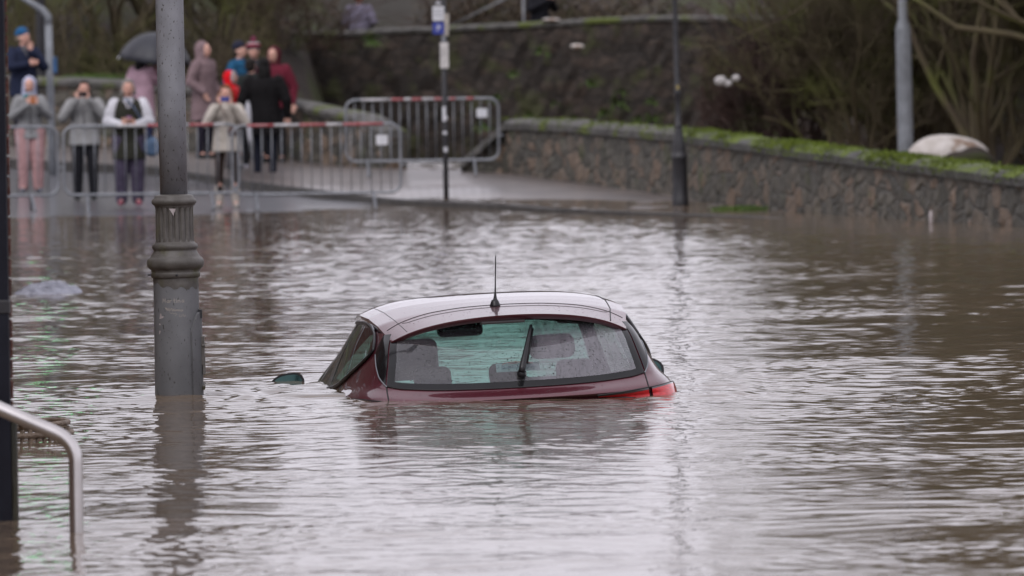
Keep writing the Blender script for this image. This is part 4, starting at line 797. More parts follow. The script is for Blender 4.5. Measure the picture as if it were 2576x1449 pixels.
# floating cloth
P = at(118, 736, 50.4); X_, Y_ = np.meshgrid(np.linspace(-.30, .30, 60), np.linspace(-.7, .7, 40)); f1, f2 = sines(51, 12, .08, .35, 1), sines(52, 8, .03, .09)
E_ = np.clip(1 - (np.abs(X_) / (.27 + .03 * f1(Y_, Y_ * 0))) ** 2.5, 0, 1) * np.clip(1 - (np.abs(Y_) / .68) ** 2, 0, 1)
o = grid_mesh('floating_cloth', X_, Y_, -.03 + E_ * (.105 + .025 * np.clip(X_ * 4, -1, 1) + .018 * f1(X_, Y_)) + .003 * f2(X_, Y_), M['cloth_grey']); o.location = (P.x, P.y, 0); tag(o, 'soaked grey cloth drifting on the flood left of the lamp post', 'cloth')

# ------------------------------------------------------------------ crowd barriers
def barrier(loc, rz, W, label, red, bars=17, h=1.09, plate=True, foot_lean=0.0, lo=.19, broken=()):
    root = empty('crowd_barrier', loc, rz); tag(root, label, 'crowd barrier', 'steel crowd barriers')
    def rounded(w, z0, z1, r, n=8):
        P = []
        for (cx, cz, a0) in ((w - r, z1 - r, 0), (-w + r, z1 - r, 90), (-w + r, z0 + r, 180), (w - r, z0 + r, 270)):
            for i in range(n): a = R(a0 + 90 * i / (n - 1)); P.append((cx + r * math.cos(a), 0, cz + r * math.sin(a)))
        return P
    k = MB(); k.tube(rounded(W / 2, lo, h, .14), .019, 8, closed=True); k.build('frame', M['galv'], root)
    k = MB()
    for i in range(1, bars): x = -W / 2 + W * i / bars; k.tube([(x, 0, lo), (x, 0, h)], .0072, 6)
    k.build('bars', M['galv'], root)
    for (a, b, m) in red:
        k = MB(); k.tube([(W * (a - .5), 0, h), (W * (b - .5), 0, h)], .0215, 10); k.build('tape_band', M[m], root)
    for x in (-W / 2 + .30, W / 2 - .36):
        k = MB()
        k.tube([(x - .02, 0, lo), (x, -.02, lo + .02), (x + .02, -.26, -.0), (x + .02, -.30, -.01)], .019, 8); k.tube([(x, .02, lo + .02), (x + .02, .26, 0)], .019, 8); k.build('foot', M['galv'], root)
    if plate: k = MB(); k.box((W / 2 - .24, -.022, h - .21), (.15, .006, .13)); k.build('plate', M['white_plate'], root, smooth=False)
    k = MB(); k.tube([(W / 2 + .015, 0, .55), (W / 2 + .07, 0, .55)], .014); k.build('hook', M['galv'], root)
    return root
def gpos(px, py, D): p = at(px, py, D); return p
def put(px0, px1, D0, D1, zg):
    a, b = at(px0, 500, D0), at(px1, 500, D1); return ((a.x + b.x) / 2, (a.y + b.y) / 2, zg), math.atan2(b.y - a.y, b.x - a.x), math.hypot(b.x - a.x, b.y - a.y)
l, r_, w_ = put(-285, 148, 83.2, 83.6, .055); barrier(l, r_, w_, 'steel crowd barrier nearest the dark pillar, in front of the pink trousers', [(.60, .72, 'barrier_red'), (.42, .6, 'barrier_white')], plate=False)
l, r_, w_ = put(162, 602, 83.3, 83.4, .055); barrier(l, r_, w_, 'steel crowd barrier the grey-haired bystander leans on, behind the iron lamp post', [(.30, .48, 'barrier_white'), (.48, .60, 'barrier_red'), (.72, .86, 'barrier_red'), (.86, .92, 'barrier_white')], plate=False)
l, r_, w_ = put(586, 1009, 83.0, 83.1, .035); barrier(l, r_, w_, 'steel crowd barrier with red and white bands and a plate, nearest the sign pole', [(.09, .25, 'barrier_red'), (.25, .40, 'barrier_white'), (.40, .56, 'barrier_red'), (.56, .66, 'barrier_white'), (.66, .9, 'barrier_red')])
l, r_, w_ = put(873, 1257, 92.0, 92.0, .335); barrier(l, r_, w_, 'far crowd barrier closing the gap between the two stone walls', [(.10, .30, 'barrier_white'), (.30, .38, 'barrier_red'), (.38, .43, 'barrier_white'), (.43, .50, 'barrier_red'), (.50, .58, 'barrier_white'), (.58, .63, 'barrier_red'), (.68, .72, 'barrier_red'), (.79, .84, 'barrier_red')], lo=.20)

# ------------------------------------------------------------------ sign pole
D = 86.0; p = at(1122.5, 502, D); sp_ = empty('sign_pole', (p.x, p.y, p.z)); tag(sp_, 'black sign pole with white and blue signs and peeling stickers', 'sign pole')
k = MB(); k.lathe([(.036, -.3), (.036, .9), (.033, .92), (.033, 3.6)], 20); k.build('pole', M['black_iron'], sp_)
s_ = F_PX / D
def zpx(py): return (502 - py) / s_
k = MB(); k.box((-.07, -.052, (zpx(18) + zpx(54)) / 2 + .01), (.155, .008, zpx(18) - zpx(54))); k.build('white_sign', M['white_plate'], sp_, smooth=False)
k = MB(); k.box((-.07, -.052, (zpx(56) + zpx(86)) / 2), (.155, .008, zpx(56) - zpx(86))); o = k.build('blue_sign', M['blue_sign'], sp_, smooth=False)
t_ = text('P', .12, M['white_plate'], o, 'sign_letter'); t_.location = (-.07, -.0575, zpx(72)); t_.rotation_euler = (R(90), 0, 0)
for i, zz in enumerate((zpx(25), zpx(33), zpx(41))):
    k = MB(); k.box((-.07, -.0575, zz), (.12, .002, .012)); k.build('sign_bar', M['post_grey'], [c for c in sp_.children if c.name.startswith('white_sign')][0], smooth=False)
k = MB(); k.box((-.07, -.052, zpx(8)), (.12, .008, .06)); k.build('small_sign', M['black_iron'], sp_, smooth=False)
k = MB(); k.box((-.07, -.057, zpx(8)), (.06, .002, .03)); k.build('sign_text', M['white_plate'], sp_, smooth=False)
k = MB(); k.box((.035, -.045, zpx(62)), (.07, .006, .30), Matrix.Rotation(R(3), 4, 'Y')); k.build('side_plate', mat('cream_plate', (.38, .35, .31), rough=.5), sp_, smooth=False)
k = MB(); k.lathe([(.0345, zpx(106)), (.0345, zpx(88))], 20, cap=False); k.build('pole_band', M['galv'], sp_)
k = MB(); k.box((.003, -.042, zpx(140)), (.115, .012, .345)); k.build('white_plate', M['bag_white'], sp_, smooth=False, bevel=.02)
k = MB()
for (z0, z1, a0, a1) in ((zpx(305), zpx(268), 200, 285), (zpx(300), zpx(292), 250, 330), (zpx(338), zpx(330), 215, 300), (zpx(382), zpx(370), 235, 320)):
    A = np.linspace(R(a0), R(a1), 8); k.grid([[(.0375 * math.cos(a), .0375 * math.sin(a), z) for a in A] for z in (z0, z1)])
k.build('sticker', M['white_plate'], sp_)
# ------------------------------------------------------------------ black Victorian lamp post by the wall
D = 82.0; p = at(1712, 506, D); bl = empty('street_lamp', (p.x, p.y, p.z)); bl.rotation_euler = (0, R(-.9), 0); tag(bl, 'slim black lamp post with a stepped base in front of the river wall', 'lamp post')
s_ = F_PX / D; zz = lambda py: (506 - py) / s_
k = MB(); k.lathe([(.108, -.3), (.108, zz(500)), (.100, zz(496)), (.100, zz(402)), (.106, zz(398)), (.106, zz(392)), (.09, zz(388)), (.085, zz(378)), (.085, zz(362)), (.062, zz(345)), (.05, zz(330)), (.046, zz(322))], 32, flute=(zz(497), zz(401), 14, .008)); k.build('stepped_base', M['black_iron'], bl)
k = MB(); k.lathe([(.046, zz(323)), (.052, zz(320)), (.052, zz(316)), (.036, zz(312)), (.034, zz(240)), (.042, zz(237)), (.042, zz(231)), (.034, zz(228)), (.030, zz(0)), (.026, 5.2), (.05, 5.22), (.05, 5.3)], 24); k.build('shaft', M['black_iron'], bl)
k = MB(); k.lathe([(.03, 5.3), (.12, 5.4), (.19, 5.8), (.2, 5.82), (.1, 6.0), (.01, 6.1)], 6); k.build('lantern', M['black_iron'], bl, smooth=False)
k = MB(); A = np.linspace(R(250), R(310), 6); k.grid([[(.0345 * math.cos(a) , .0345 * math.sin(a), z) for a in A] for z in (zz(225), zz(214))]); k.build('yellow_sticker', mat('yellow_sticker', (.35, .28, .10), rough=.5), bl)
# plain steel column behind the mossy wall
D = 88.5; p = at(2278, 372, D); gc = empty('steel_column', (p.x, p.y, p.z)); gc.rotation_euler = (0, R(-.5), 0); tag(gc, 'plain grey steel street column rising behind the mossy river wall', 'street column')
k = MB(); k.lathe([(.108, -1.2), (.108, 1.60), (.105, 1.66)], 24, cap=False); k.build('wide_shaft', M['concrete_post'], gc)
k = MB(); k.lathe([(.105, 1.66), (.062, 1.80), (.060, 6.0)], 24, cap=False); k.build('narrow_shaft', M['concrete_post'], gc)
# street lamp on the left with a blue box
D = 95.0; p = at(130, 330, D); gl_ = empty('street_lamp', (p.x, p.y, p.z)); tag(gl_, 'grey tubular street lamp with cranked arm behind the left bystanders', 'street lamp')
s_ = F_PX / D; q_ = lambda px, py: ((px - 130) / s_, 0, (330 - py) / s_)
k = MB(); k.tube([q_(133, 460), q_(130, 330), q_(126, 60)], .055, 16); k.build('shaft', M['concrete_post'], gl_)
k = MB(); k.tube([q_(126, 66), q_(126, 42), q_(112, 25), q_(85, 8), q_(50, -14), q_(10, -40)], [.055, .056, .052, .045, .04, .035], 14); k.build('arm', M['concrete_post'], gl_)
k = MB(); k.box(q_(140, 164), (.075, .05, .24)); k.build('blue_box', mat('blue_push_box', (.05, .13, .28), rough=.4), gl_, smooth=False, bevel=.01)
k = MB(); k.box(q_(2, -45), (.3, .14, .09)); k.build('lamp_head', M['concrete_post'], gl_, bevel=.02)
# green pharmacy-style cross whose light glints on the flood, high to the left
gcx = empty('green_cross_sign', at(85, -620, 104)); tag(gcx, 'lit green cross sign high above the left pavement', 'sign')
em = bpy.data.materials.new('green_light'); em.use_nodes = True; em.node_tree.nodes['Principled BSDF'].inputs['Emission Color'].default_value = (0.02, 1, .18, 1); em.node_tree.nodes['Principled BSDF'].inputs['Emission Strength'].default_value = 1.7
k = MB(); k.box((0, 0, 0), (.15, .06, .45)); k.box((-.15, 0, 0), (.148, .06, .15)); k.box((.15, 0, 0), (.148, .06, .15)); k.build('lit_cross', em, gcx, smooth=False)
k = MB(); k.box((0, .08, 0), (.6, .08, .6)); k.box((0, .3, -.1), (.1, .4, .1)); k.tube([(0, .5, .6), (0, .5, -6)], .08); k.build('sign_case', M['black_iron'], gcx, smooth=False)
# pale boulder and litter
def lump(name, loc, s, m, label, cat, seed, amp=.25, fr=1.6):
    bm = bmesh.new(); bmesh.ops.create_icosphere(bm, subdivisions=4, radius=1)
    for v in bm.verts: v.co *= 1 + amp * mnoise.noise(v.co * fr + Vector((seed, 3, 1)))
    k = MB(); k.add([tuple(v.co[i] * s[i] for i in range(3)) for v in bm.verts], [[v.index for v in f.verts] for f in bm.faces]); bm.free()
    o = k.build(name, m); o.location = loc; tag(o, label, cat); return o
lump('boulder', at(2386, 384, 87.5), (.56, .4, .25), M['rock_white'], 'pale rounded boulder behind the mossy river wall, right of the steel column', 'boulder', 4, .12, .9)
lump('boulder', at(2440, 412, 87.0), (.36, .3, .22), M['earth'], 'dark muddy stone in front of the pale boulder behind the mossy wall', 'boulder', 9, .2, 1.5)
for i, (px, py, s) in enumerate(((1812, 203, .080), (1832, 210, .055), (1851, 196, .055))):
    lump('plastic_bag', at(px, py, 91.0), (s, s * .6, s * .8), M['bag_white'], 'white plastic litter caught in the branches right of the black lamp post', 'litter', i * 7, .4, 2.4)['group'] = 'white litter caught in the branches'
lump('plastic_bag', at(2466, 14, 96.0), (.08, .05, .08), M['bag_white'], 'small pale scrap caught high in the branches at the far right', 'litter', 40, .4, 2.4)

# brick terrace that lines the street on the left, beyond the frame
br = empty('brick_building', (-7.2, 6, 0)); tag(br, 'dark brick terrace lining the flooded street on the left', 'building')
k = MB(); k.box((-4, 27, 3.2), (8, 54, 8.4)); k.build('wall', M['brick'], br, smooth=False)
for i in range(9):
    for z in (1.6, 4.6):
        k = MB(); k.box((.03, 3 + 6 * i, z), (.05, 1.3, 1.7)); wf = k.build('window', M['white_plate'], br, smooth=False); k = MB(); k.box((.06, 3 + 6 * i, z), (.02, 1.1, 1.5)); k.build('pane', M['gloss_black'], wf, smooth=False)
k = MB(); k.add([(.3, -.3, 7.404), (.3, 54.3, 7.404), (-8.3, 54.3, 7.404), (-8.3, -.3, 7.404), (-4, -.3, 10), (-4, 54.3, 10)], [(0, 1, 5, 4), (2, 3, 4, 5), (0, 4, 3), (1, 2, 5), (0, 3, 2, 1)]); k.build('roof', M['slate'], br, smooth=False)

# ------------------------------------------------------------------ people
def blob(name, prims, voxel, m, parent=None, smooth_it=2):
    """One continuous surface grown from overlapping capsules, ellipsoids and lofts."""
    bm = bmesh.new()
    def ell(c, r, rot=None):
        g = bmesh.ops.create_icosphere(bm, subdivisions=2, radius=1)['verts']; M_ = Matrix.Translation(c) @ (rot.to_4x4() if rot else Matrix()) @ Matrix.Diagonal((*r, 1))
        for v in g: v.co = M_ @ v.co
    for p in prims:
        if p[0] == 'e': ell(p[1], p[2], p[3] if len(p) > 3 else None)
        elif p[0] == 'c':
            a, b, ra, rb = Vector(p[1]), Vector(p[2]), p[3], p[4]; d = b - a; q = d.to_track_quat('Z', 'Y').to_matrix().to_4x4(); rings = []; n = 12
            for (z, r) in [(-ra, .001), (-ra * .7, ra * .7), (0, ra), (d.length, rb), (d.length + rb * .7, rb * .7), (d.length + rb, .001)]:
                rings.append([bm.verts.new(Matrix.Translation(a) @ q @ Vector((r * math.cos(6.2832 * i / n), r * math.sin(6.2832 * i / n), z))) for i in range(n)])
            for A, B in zip(rings[:-1], rings[1:]):
                for i in range(n): bm.faces.new((A[i], A[(i + 1) % n], B[(i + 1) % n], B[i]))
            bm.faces.new(rings[0][::-1]); bm.faces.new(rings[-1])
        elif p[0] == 'l':
            rings = []; n = 20
            for (x, y, z, rx, ry) in p[1]: rings.append([bm.verts.new((x + rx * math.cos(6.2832 * i / n), y + ry * math.sin(6.2832 * i / n), z)) for i in range(n)])
            for A, B in zip(rings[:-1], rings[1:]):
                for i in range(n): bm.faces.new((A[i], A[(i + 1) % n], B[(i + 1) % n], B[i]))
            bm.faces.new(rings[0][::-1]); bm.faces.new(rings[-1])
    bmesh.ops.recalc_face_normals(bm, faces=bm.faces)
    me = bpy.data.meshes.new(name); bm.to_mesh(me); bm.free(); o = bpy.data.objects.new(name, me); COL.objects.link(o)
    r = o.modifiers.new('r', 'REMESH'); r.mode = 'VOXEL'; r.voxel_size = voxel; r.use_smooth_shade = True
    if smooth_it: s = o.modifiers.new('s', 'SMOOTH'); s.iterations = smooth_it; s.factor = .5
    dg = bpy.context.evaluated_depsgraph_get(); me2 = bpy.data.meshes.new_from_object(o.evaluated_get(dg)); bpy.data.objects.remove(o); bpy.data.meshes.remove(me)
    me2.name = name; me2.materials.clear(); me2.materials.append(m); me2.polygons.foreach_set('use_smooth', [True] * len(me2.polygons)); return link(name, me2, parent)
CM = {}
def cloth(c, rough=.85, c2=None, scale=9, bump=.25, **k):
    key = (tuple(c), rough, tuple(c2 or ()), scale)
    c = [x * .8 for x in c]
    if key not in CM: CM[key] = mat('cloth_%d' % len(CM), c, [x * .72 for x in c], scale=scale, rough=rough, bump=bump, bscale=14, spec=.12, **k)
    return CM[key]
SKIN = mat('skin', (.56, .34, .27), (.50, .27, .21), scale=14, rough=.55); EYE = mat('eye', (.02, .015, .012), rough=.2); LIP = mat('lips', (.28, .09, .08), rough=.5)
V = lambda *a: Vector(a)
def person(px, py, D, h, face, label, pose='down', jacket=(.1, .1, .1), hem=.80, trousers=(.02, .02, .025), shoes=(.03, .03, .03), hair=(.06, .04, .03), hairlen='short', hood=None, hat=None, scarf=None,
           phone=None, bulk=1.0, leg_r=1.0, collar=None, extra=None, sleeves=None, head_turn=0.0, shoe_high=False, coat_flare=1.0, zfoot=None, fur=None, jgloss=.85, zip_=False, step=0.0):
    p = at(px, py, D); z0 = p.z if zfoot is None else zfoot
    root = empty('person', (p.x, p.y, z0), R(face)); tag(root, label, 'person'); k = h / 1.70; root.scale = (k, k, k); b = bulk
    sh = {s: V(s * .175 * b, 0, 1.385) for s in (-1, 1)}
    if pose == 'film': el = {s: V(s * .27 * b, -.12, 1.17) for s in (-1, 1)}; wr = {s: V(s * .075, -.27, 1.43) for s in (-1, 1)}; hd = {s: V(-s * .25, -.15, 1) for s in (-1, 1)}
    elif pose == 'film_low': el = {s: V(s * .27 * b, -.08, 1.13) for s in (-1, 1)}; wr = {s: V(s * .06 + .03, -.30, 1.30) for s in (-1, 1)}; hd = {s: V(-s * .25, -.15, 1) for s in (-1, 1)}
    elif pose == 'lean': el = {s: V(s * .25 * b, -.04, 1.13) for s in (-1, 1)}; wr = {s: V(s * .09, -.28, 1.09) for s in (-1, 1)}; hd = {s: V(-s * .5, -.5, .45) for s in (-1, 1)}
    elif pose == 'pocket': el = {s: V(s * .27 * b, .05, 1.12) for s in (-1, 1)}; wr = {s: V(s * .19 * b, -.13, .97) for s in (-1, 1)}; hd = {s: V(-s * .4, -.2, -.8) for s in (-1, 1)}
    elif pose == 'umbrella': el = {1: V(.27, .03, 1.13), -1: V(-.22, -.14, 1.16)}; wr = {1: V(.25, -.08, .92), -1: V(-.10, -.24, 1.30)}; hd = {1: V(0, -.1, -1), -1: V(.1, -.1, 1)}
    elif pose == 'chin': el = {s: V(s * .24 * b, -.12, 1.16) for s in (-1, 1)}; wr = {1: V(.02, -.20, 1.38), -1: V(-.05, -.22, 1.20)}; hd = {1: V(-.1, .1, 1), -1: V(.8, -.2, .2)}
    else: el = {s: V(s * .26 * b, .04, 1.11) for s in (-1, 1)}; wr = {s: V(s * .27 * b, -.04, .87) for s in (-1, 1)}; hd = {s: V(0, -.1, -1) for s in (-1, 1)}
    hip = {s: V(s * .09, 0, .90) for s in (-1, 1)}; kn = {s: V(s * .105, -.02 - s * step * .3, .49) for s in (-1, 1)}; an = {s: V(s * .11, .02 - s * step, .08) for s in (-1, 1)}
    tq = Matrix.Rotation(R(head_turn), 3, 'Z'); hc = V(0, -.02, 1.585); T = lambda v: hc + tq @ (Vector(v) - hc)
    # body: head, neck, trunk, limbs, hands with fingers, feet
    pr = [('e', hc, (.074, .092, .108), tq), ('e', T((0, -.055, 1.545)), (.052, .052, .062), tq), ('e', T((0, -.112, 1.572)), (.012, .018, .018)), ('c', T((0, -.106, 1.60)), T((0, -.118, 1.568)), .008, .012), ('e', T((0, -.096, 1.53)), (.024, .014, .010)),
          ('e', T((.076, -.005, 1.58)), (.010, .020, .030)), ('e', T((-.076, -.005, 1.58)), (.010, .020, .030)), ('c', (0, .01, 1.36), (0, -.01, 1.50), .056, .050),
          ('l', [(0, 0, .86, .15, .10), (0, 0, .98, .15, .10), (0, 0, 1.12, .135, .092), (0, .005, 1.28, .165, .10), (0, .01, 1.37, .165, .085), (0, .01, 1.42, .08, .06)])]
    for s in (-1, 1):
        pr += [('c', sh[s], el[s], .050, .040), ('c', el[s], wr[s], .040, .027), ('c', hip[s], kn[s], .078, .052), ('c', kn[s], an[s], .050, .034), ('c', an[s], an[s] + V(s * .015, -.14, -.045), .036, .026)]
        d = hd[s].normalized(); ac = d.cross(V(0, -1, .01)).normalized() if abs(d.y) < .9 else V(1, 0, 0); pn = d.cross(ac).normalized()
        pm = wr[s] + d * .075; pr += [('c', wr[s], wr[s] + d * .03, .027, .026), ('e', pm - d * .015, (.040, .026, .048))]
        for f, (o_, L_) in enumerate(((-.030, .058), (-.010, .070), (.010, .066), (.030, .050))):
            a0 = pm + ac * o_; m1 = a0 + d * L_ * .6 + V(0, -.006, 0); m2 = m1 + d * L_ * .5 + pn * (-.016 if pose != 'down' else .012); pr += [('c', a0, m1, .0098, .0092), ('c', m1, m2, .0092, .0078)]
        t0 = wr[s] + d * .03 + ac * (-.026 * 1); pr += [('c', t0, t0 - ac * .028 + d * .03, .0115, .0105), ('c', t0 - ac * .028 + d * .03, t0 - ac * .034 + d * .058, .0105, .0085)]
    body_ = blob('body', pr, .0085, SKIN, root, 1)
    if abs(((face + head_turn + 180) % 360) - 180) < 110:
        for s in (-1, 1): blob('eye', [('e', T((s * .032, -.103, 1.598)), (.013, .008, .007))], .003, EYE, body_, 0)
        blob('mouth', [('e', T((0, -.106, 1.526)), (.022, .008, .006))], .003, LIP, body_, 0)
    # trousers
    tc = cloth(trousers, scale=6); lr = leg_r
    pr = [('l', [(0, 0, .78, .145 * b, .115 * b), (0, 0, .90, .165 * b, .125 * b), (0, 0, 1.0, .155 * b, .115 * b)])]
    for s in (-1, 1): pr += [('c', hip[s], kn[s], .098 * lr, .068 * lr), ('c', kn[s], an[s] + V(0, 0, .0 if not shoe_high else .14), .068 * lr, .054 * lr), ('c', kn[s] * .5 + an[s] * .5, kn[s] * .35 + an[s] * .65, .064 * lr, .056 * lr)]
    blob('trousers', pr, .012, tc, root)
    for s in (-1, 1):
        pr = [('c', an[s] + V(0, .02, -.035), an[s] + V(s * .018, -.15, -.045), .043, .036), ('e', an[s] + V(s * .01, -.05, -.06), (.045, .12, .022))]
        if shoe_high: pr += [('c', an[s], an[s] + V(0, 0, .22), .054, .066)]
        blob('shoe', pr, .010, cloth(shoes, rough=.5, scale=12, bump=.05), root)
    # coat
    jc = cloth(jacket, rough=jgloss, scale=5); sl = cloth(sleeves, rough=.8, scale=5) if sleeves else jc; fl = coat_flare
    pr = [('l', [(0, 0, hem, .20 * b * fl, .155 * b * fl), (0, 0, hem + .02, .205 * b * fl, .16 * b * fl), (0, 0, 1.0 if hem < .95 else hem + .04, .185 * b, .14 * b), (0, 0, 1.13, .178 * b, .135 * b), (0, .005, 1.28, .200 * b, .140 * b), (0, .008, 1.385, .185 * b, .115 * b), (0, .005, 1.435, .11, .085), (0, -.005, 1.465, .078, .072)])]
    arm = []
    for s in (-1, 1):
        e, w_ = el[s], wr[s]; arm += [('c', sh[s] + V(-s * .01, 0, -.01), e, .076 * b, .066 * b), ('c', e, w_ - (w_ - e).normalized() * .01, .066 * b, .044 * b), ('e', (sh[s] * .45 + e * .55) + V(s * .006, 0, -.01), (.072 * b, .072 * b, .085 * b)), ('e', e, (.072 * b, .070 * b, .066 * b))]
    if sleeves: blob('gilet', pr + [('e', sh[s] + V(-s * .012, 0, .0), (.070, .075, .065)) for s in (-1, 1)], .011, jc, root); blob('sleeves', arm, .011, sl, root)
    else: blob('jacket', pr + arm, .011, jc, root)
    if zip_: blob('zip', [('c', (0, -.150 * b * fl, hem + .02), (0, -.150 * b, 1.2), .006, .006), ('c', (0, -.150 * b, 1.2), (0, -.098, 1.43), .006, .006)], .004, cloth((.03, .03, .03)), root, 0)
    if collar: blob('collar', [('l', [(0, 0, 1.39, .115, .095), (0, -.005, 1.44, .092, .080), (0, .0, 1.465, .080, .070)]), ('c', (-.05, -.085, 1.42), (-.01, -.13, 1.31), .028, .016), ('c', (.05, -.085, 1.42), (.01, -.13, 1.31), .028, .016)], .009, cloth(collar), root)
    if scarf: blob('scarf', [('l', [(0, -.01, 1.37, .12, .11), (0, -.015, 1.42, .112, .10), (0, -.01, 1.46, .088, .080)]), ('e', (.03, -.10, 1.38), (.06, .04, .045))], .009, cloth(scarf), root)
    # hair, hats, hoods
    def hairset(c, L_):
        pr = [('e', T((0, .012, 1.62)), (.086, .098, .092), tq), ('e', T((0, .03, 1.57)), (.085, .08, .09), tq), ('e', T((0, -.06, 1.672)), (.055, .040, .022), tq)]
        if L_ == 'long': pr += [('l', [(0, .075, 1.20, .06, .035), (0, .085, 1.32, .095, .05), (0, .06, 1.48, .095, .07), (0, .04, 1.58, .085, .075)]), ('c', T((-.075, -.01, 1.60)), V(-.085, -.03, 1.42), .022, .02), ('c', T((.075, -.01, 1.60)), V(.085, -.03, 1.42), .022, .02)]
        if L_ == 'mid': pr += [('c', T((-.078, 0, 1.60)), T((-.085, .01, 1.50)), .022, .024), ('c', T((.078, 0, 1.60)), T((.085, .01, 1.50)), .022, .024), ('e', T((0, .055, 1.54)), (.08, .05, .08), tq)]
        blob('hair', pr, .009, cloth(c, scale=25, rough=.6, bump=.4), root)
    if not hood: hairset(hair, hairlen)
    if hat:
        hcol, bcol, pom = hat; pr = [('e', T((0, .005, 1.655)), (.094, .106, .085), tq), ('e', T((0, .02, 1.635)), (.092, .10, .06), tq)]; blob('hat', pr, .009, cloth(hcol, scale=12), root)
        if bcol: 
            A_ = np.linspace(0, 2 * math.pi, 33)[:-1]
            for (zz, cc, rr) in bcol: kk = MB(); kk.tube([tuple(T((math.cos(a) * rr, .008 + math.sin(a) * rr * 1.12, zz))) for a in A_], .016, 8, closed=True); kk.build('hat_band', cloth(cc), root)
        if pom: blob('bobble', [('e', T((0, .0, 1.765)), (.045, .045, .042))], .009, cloth(pom, scale=30, bump=.6), root)
    if hood:
        pr = [('e', T((0, .03, 1.60)), (.112, .112, .130), tq), ('l', [(0, .01, 1.40, .125, .105), (0, .02, 1.47, .108, .10), (0, .03, 1.55, .105, .105)])]
        ho = blob('hood', pr, .010, cloth(hood, scale=6), root)
        # open the hood in front of the face
        bm = bmesh.new(); bm.from_mesh(ho.data); inv = tq.inverted(); kill = [v for v in bm.verts if (lambda q: q.y < -.035 and abs(q.x) < .070 and -.10 < q.z < .095)(inv @ (v.co - hc))]
        bmesh.ops.delete(bm, geom=kill, context='VERTS'); bm.to_mesh(ho.data); bm.free(); sm_ = ho.modifiers.new('t', 'SOLIDIFY'); sm_.thickness = .012
        blob('hair', [('e', T((0, .01, 1.61)), (.082, .094, .098), tq)], .009, cloth(hair, scale=25), root)
        if fur:
            A_ = np.linspace(0, 2 * math.pi, 25)[:-1]; kk = MB(); kk.tube([tuple(T((math.cos(a) * .078, -.058, 1.595 + math.sin(a) * .098))) for a in A_], .024, 8, closed=True); kk.build('fur_trim', cloth(fur, scale=40, bump=.8), root)
    if phone is not None:
        c_ = (wr[-1] + wr[1]) * .5 + V(0, -.03, .075 if pose.startswith('film') else .05); kk = MB(); kk.box(c_, (.125, .010, .062) if phone[1] else (.068, .010, .13)); ph = kk.build('mobile_phone', cloth(phone[0], rough=.3, bump=0.0), None, smooth=False, bevel=.008)
        ph.matrix_world = Matrix.Translation((p.x, p.y, z0)) @ Matrix.Rotation(R(face), 4, 'Z') @ Matrix.Scale(k, 4); tag(ph, phone[2], 'phone')
    return root, (lambda v: Matrix.Translation((p.x, p.y, z0)) @ Matrix.Rotation(R(face), 4, 'Z') @ (Vector(v) * k))
G_ = 'x'
person(78, 484, 88.6, 1.60, 8, 'bystander in grey jacket, pale lilac hood, teal scarf and pink trousers holding up a phone', 'film_low', jacket=(.31, .315, .32), hem=.80, trousers=(.56, .34, .34), shoes=(.20, .21, .25), hood=(.55, .57, .74), scarf=(.04, .16, .17), phone=((.55, .20, .08), False, 'orange phone held up by the bystander in pink trousers'), leg_r=1.45, zip_=True, head_turn=-5)
person(216, 503, 86.2, 1.62, 0, 'bystander in puffy grey jacket and black trousers filming with a phone raised to the face', 'film', jacket=(.34, .34, .34), hem=.78, head_turn=7, hair=(.05, .035, .03), hairlen='mid', phone=((.02, .02, .025), True, 'black phone held before the face of the grey-jacketed bystander in black trousers'), bulk=1.12, zip_=True, coat_flare=1.0, leg_r=1.2)
r4, w4 = person(327, 517, 84.1, 1.67, 4, 'grey-haired bystander in dark olive gilet with white sleeves leaning on a barrier', 'lean', jacket=(.042, .042, .032), hem=.62, sleeves=(.75, .75, .80), trousers=(.095, .08, .125), shoes=(.42, .14, .19), hair=(.30, .28, .26), hairlen='mid', collar=(.55, .55, .60), phone=((.30, .16, .30), False, 'mauve phone in the hands of the grey-haired bystander'), bulk=1.12, leg_r=1.5)
person(573, 524, 84.0, 1.63, 0, 'bystander in short cream padded coat, brown leggings and cream boots filming with a phone', 'film', jacket=(.58, .53, .47), hem=.78, trousers=(.045, .030, .026), shoes=(.55, .50, .45), hair=(.22, .085, .035), hairlen='mid', phone=((.05, .08, .32), True, 'blue phone held before the face of the bystander in cream'), shoe_high=True, bulk=1.0, leg_r=.85, jgloss=.6)
person(62, 372, 94.5, 1.76, 35, 'man in blue woollen hat and navy coat with a hand to his chin', 'chin', jacket=(.025, .032, .065), hem=.74, trousers=(.02, .02, .03), hat=((.03, .13, .30), None, None), collar=(.16, .155, .16), hair=(.20, .16, .12), head_turn=22, bulk=1.12)
r5, w5 = person(362, 388, 95.0, 1.56, 150, 'long-haired bystander in pale pink coat seen from behind under a black umbrella', 'umbrella', jacket=(.50, .33, .40), hem=.52, trousers=(.03, .035, .08), hair=(.015, .013, .014), hairlen='long', bulk=1.05, hat=((.05, .20, .03), None, None))
person(516, 399, 93.0, 1.70, 60, 'bystander in long mauve hooded coat facing right behind the iron lamp post', 'pocket', jacket=(.27, .19, .20), hem=.55, trousers=(.025, .022, .035), hood=(.27, .19, .20), hair=(.10, .07, .06), bulk=1.12, coat_flare=1.05)
person(606, 400, 97.5, 1.78, 62, 'man in navy woollen hat and bright blue jacket facing right', 'pocket', jacket=(.025, .12, .24), hem=.80, hat=((.03, .032, .055), None, None), hair=(.05, .04, .03), bulk=1.05)
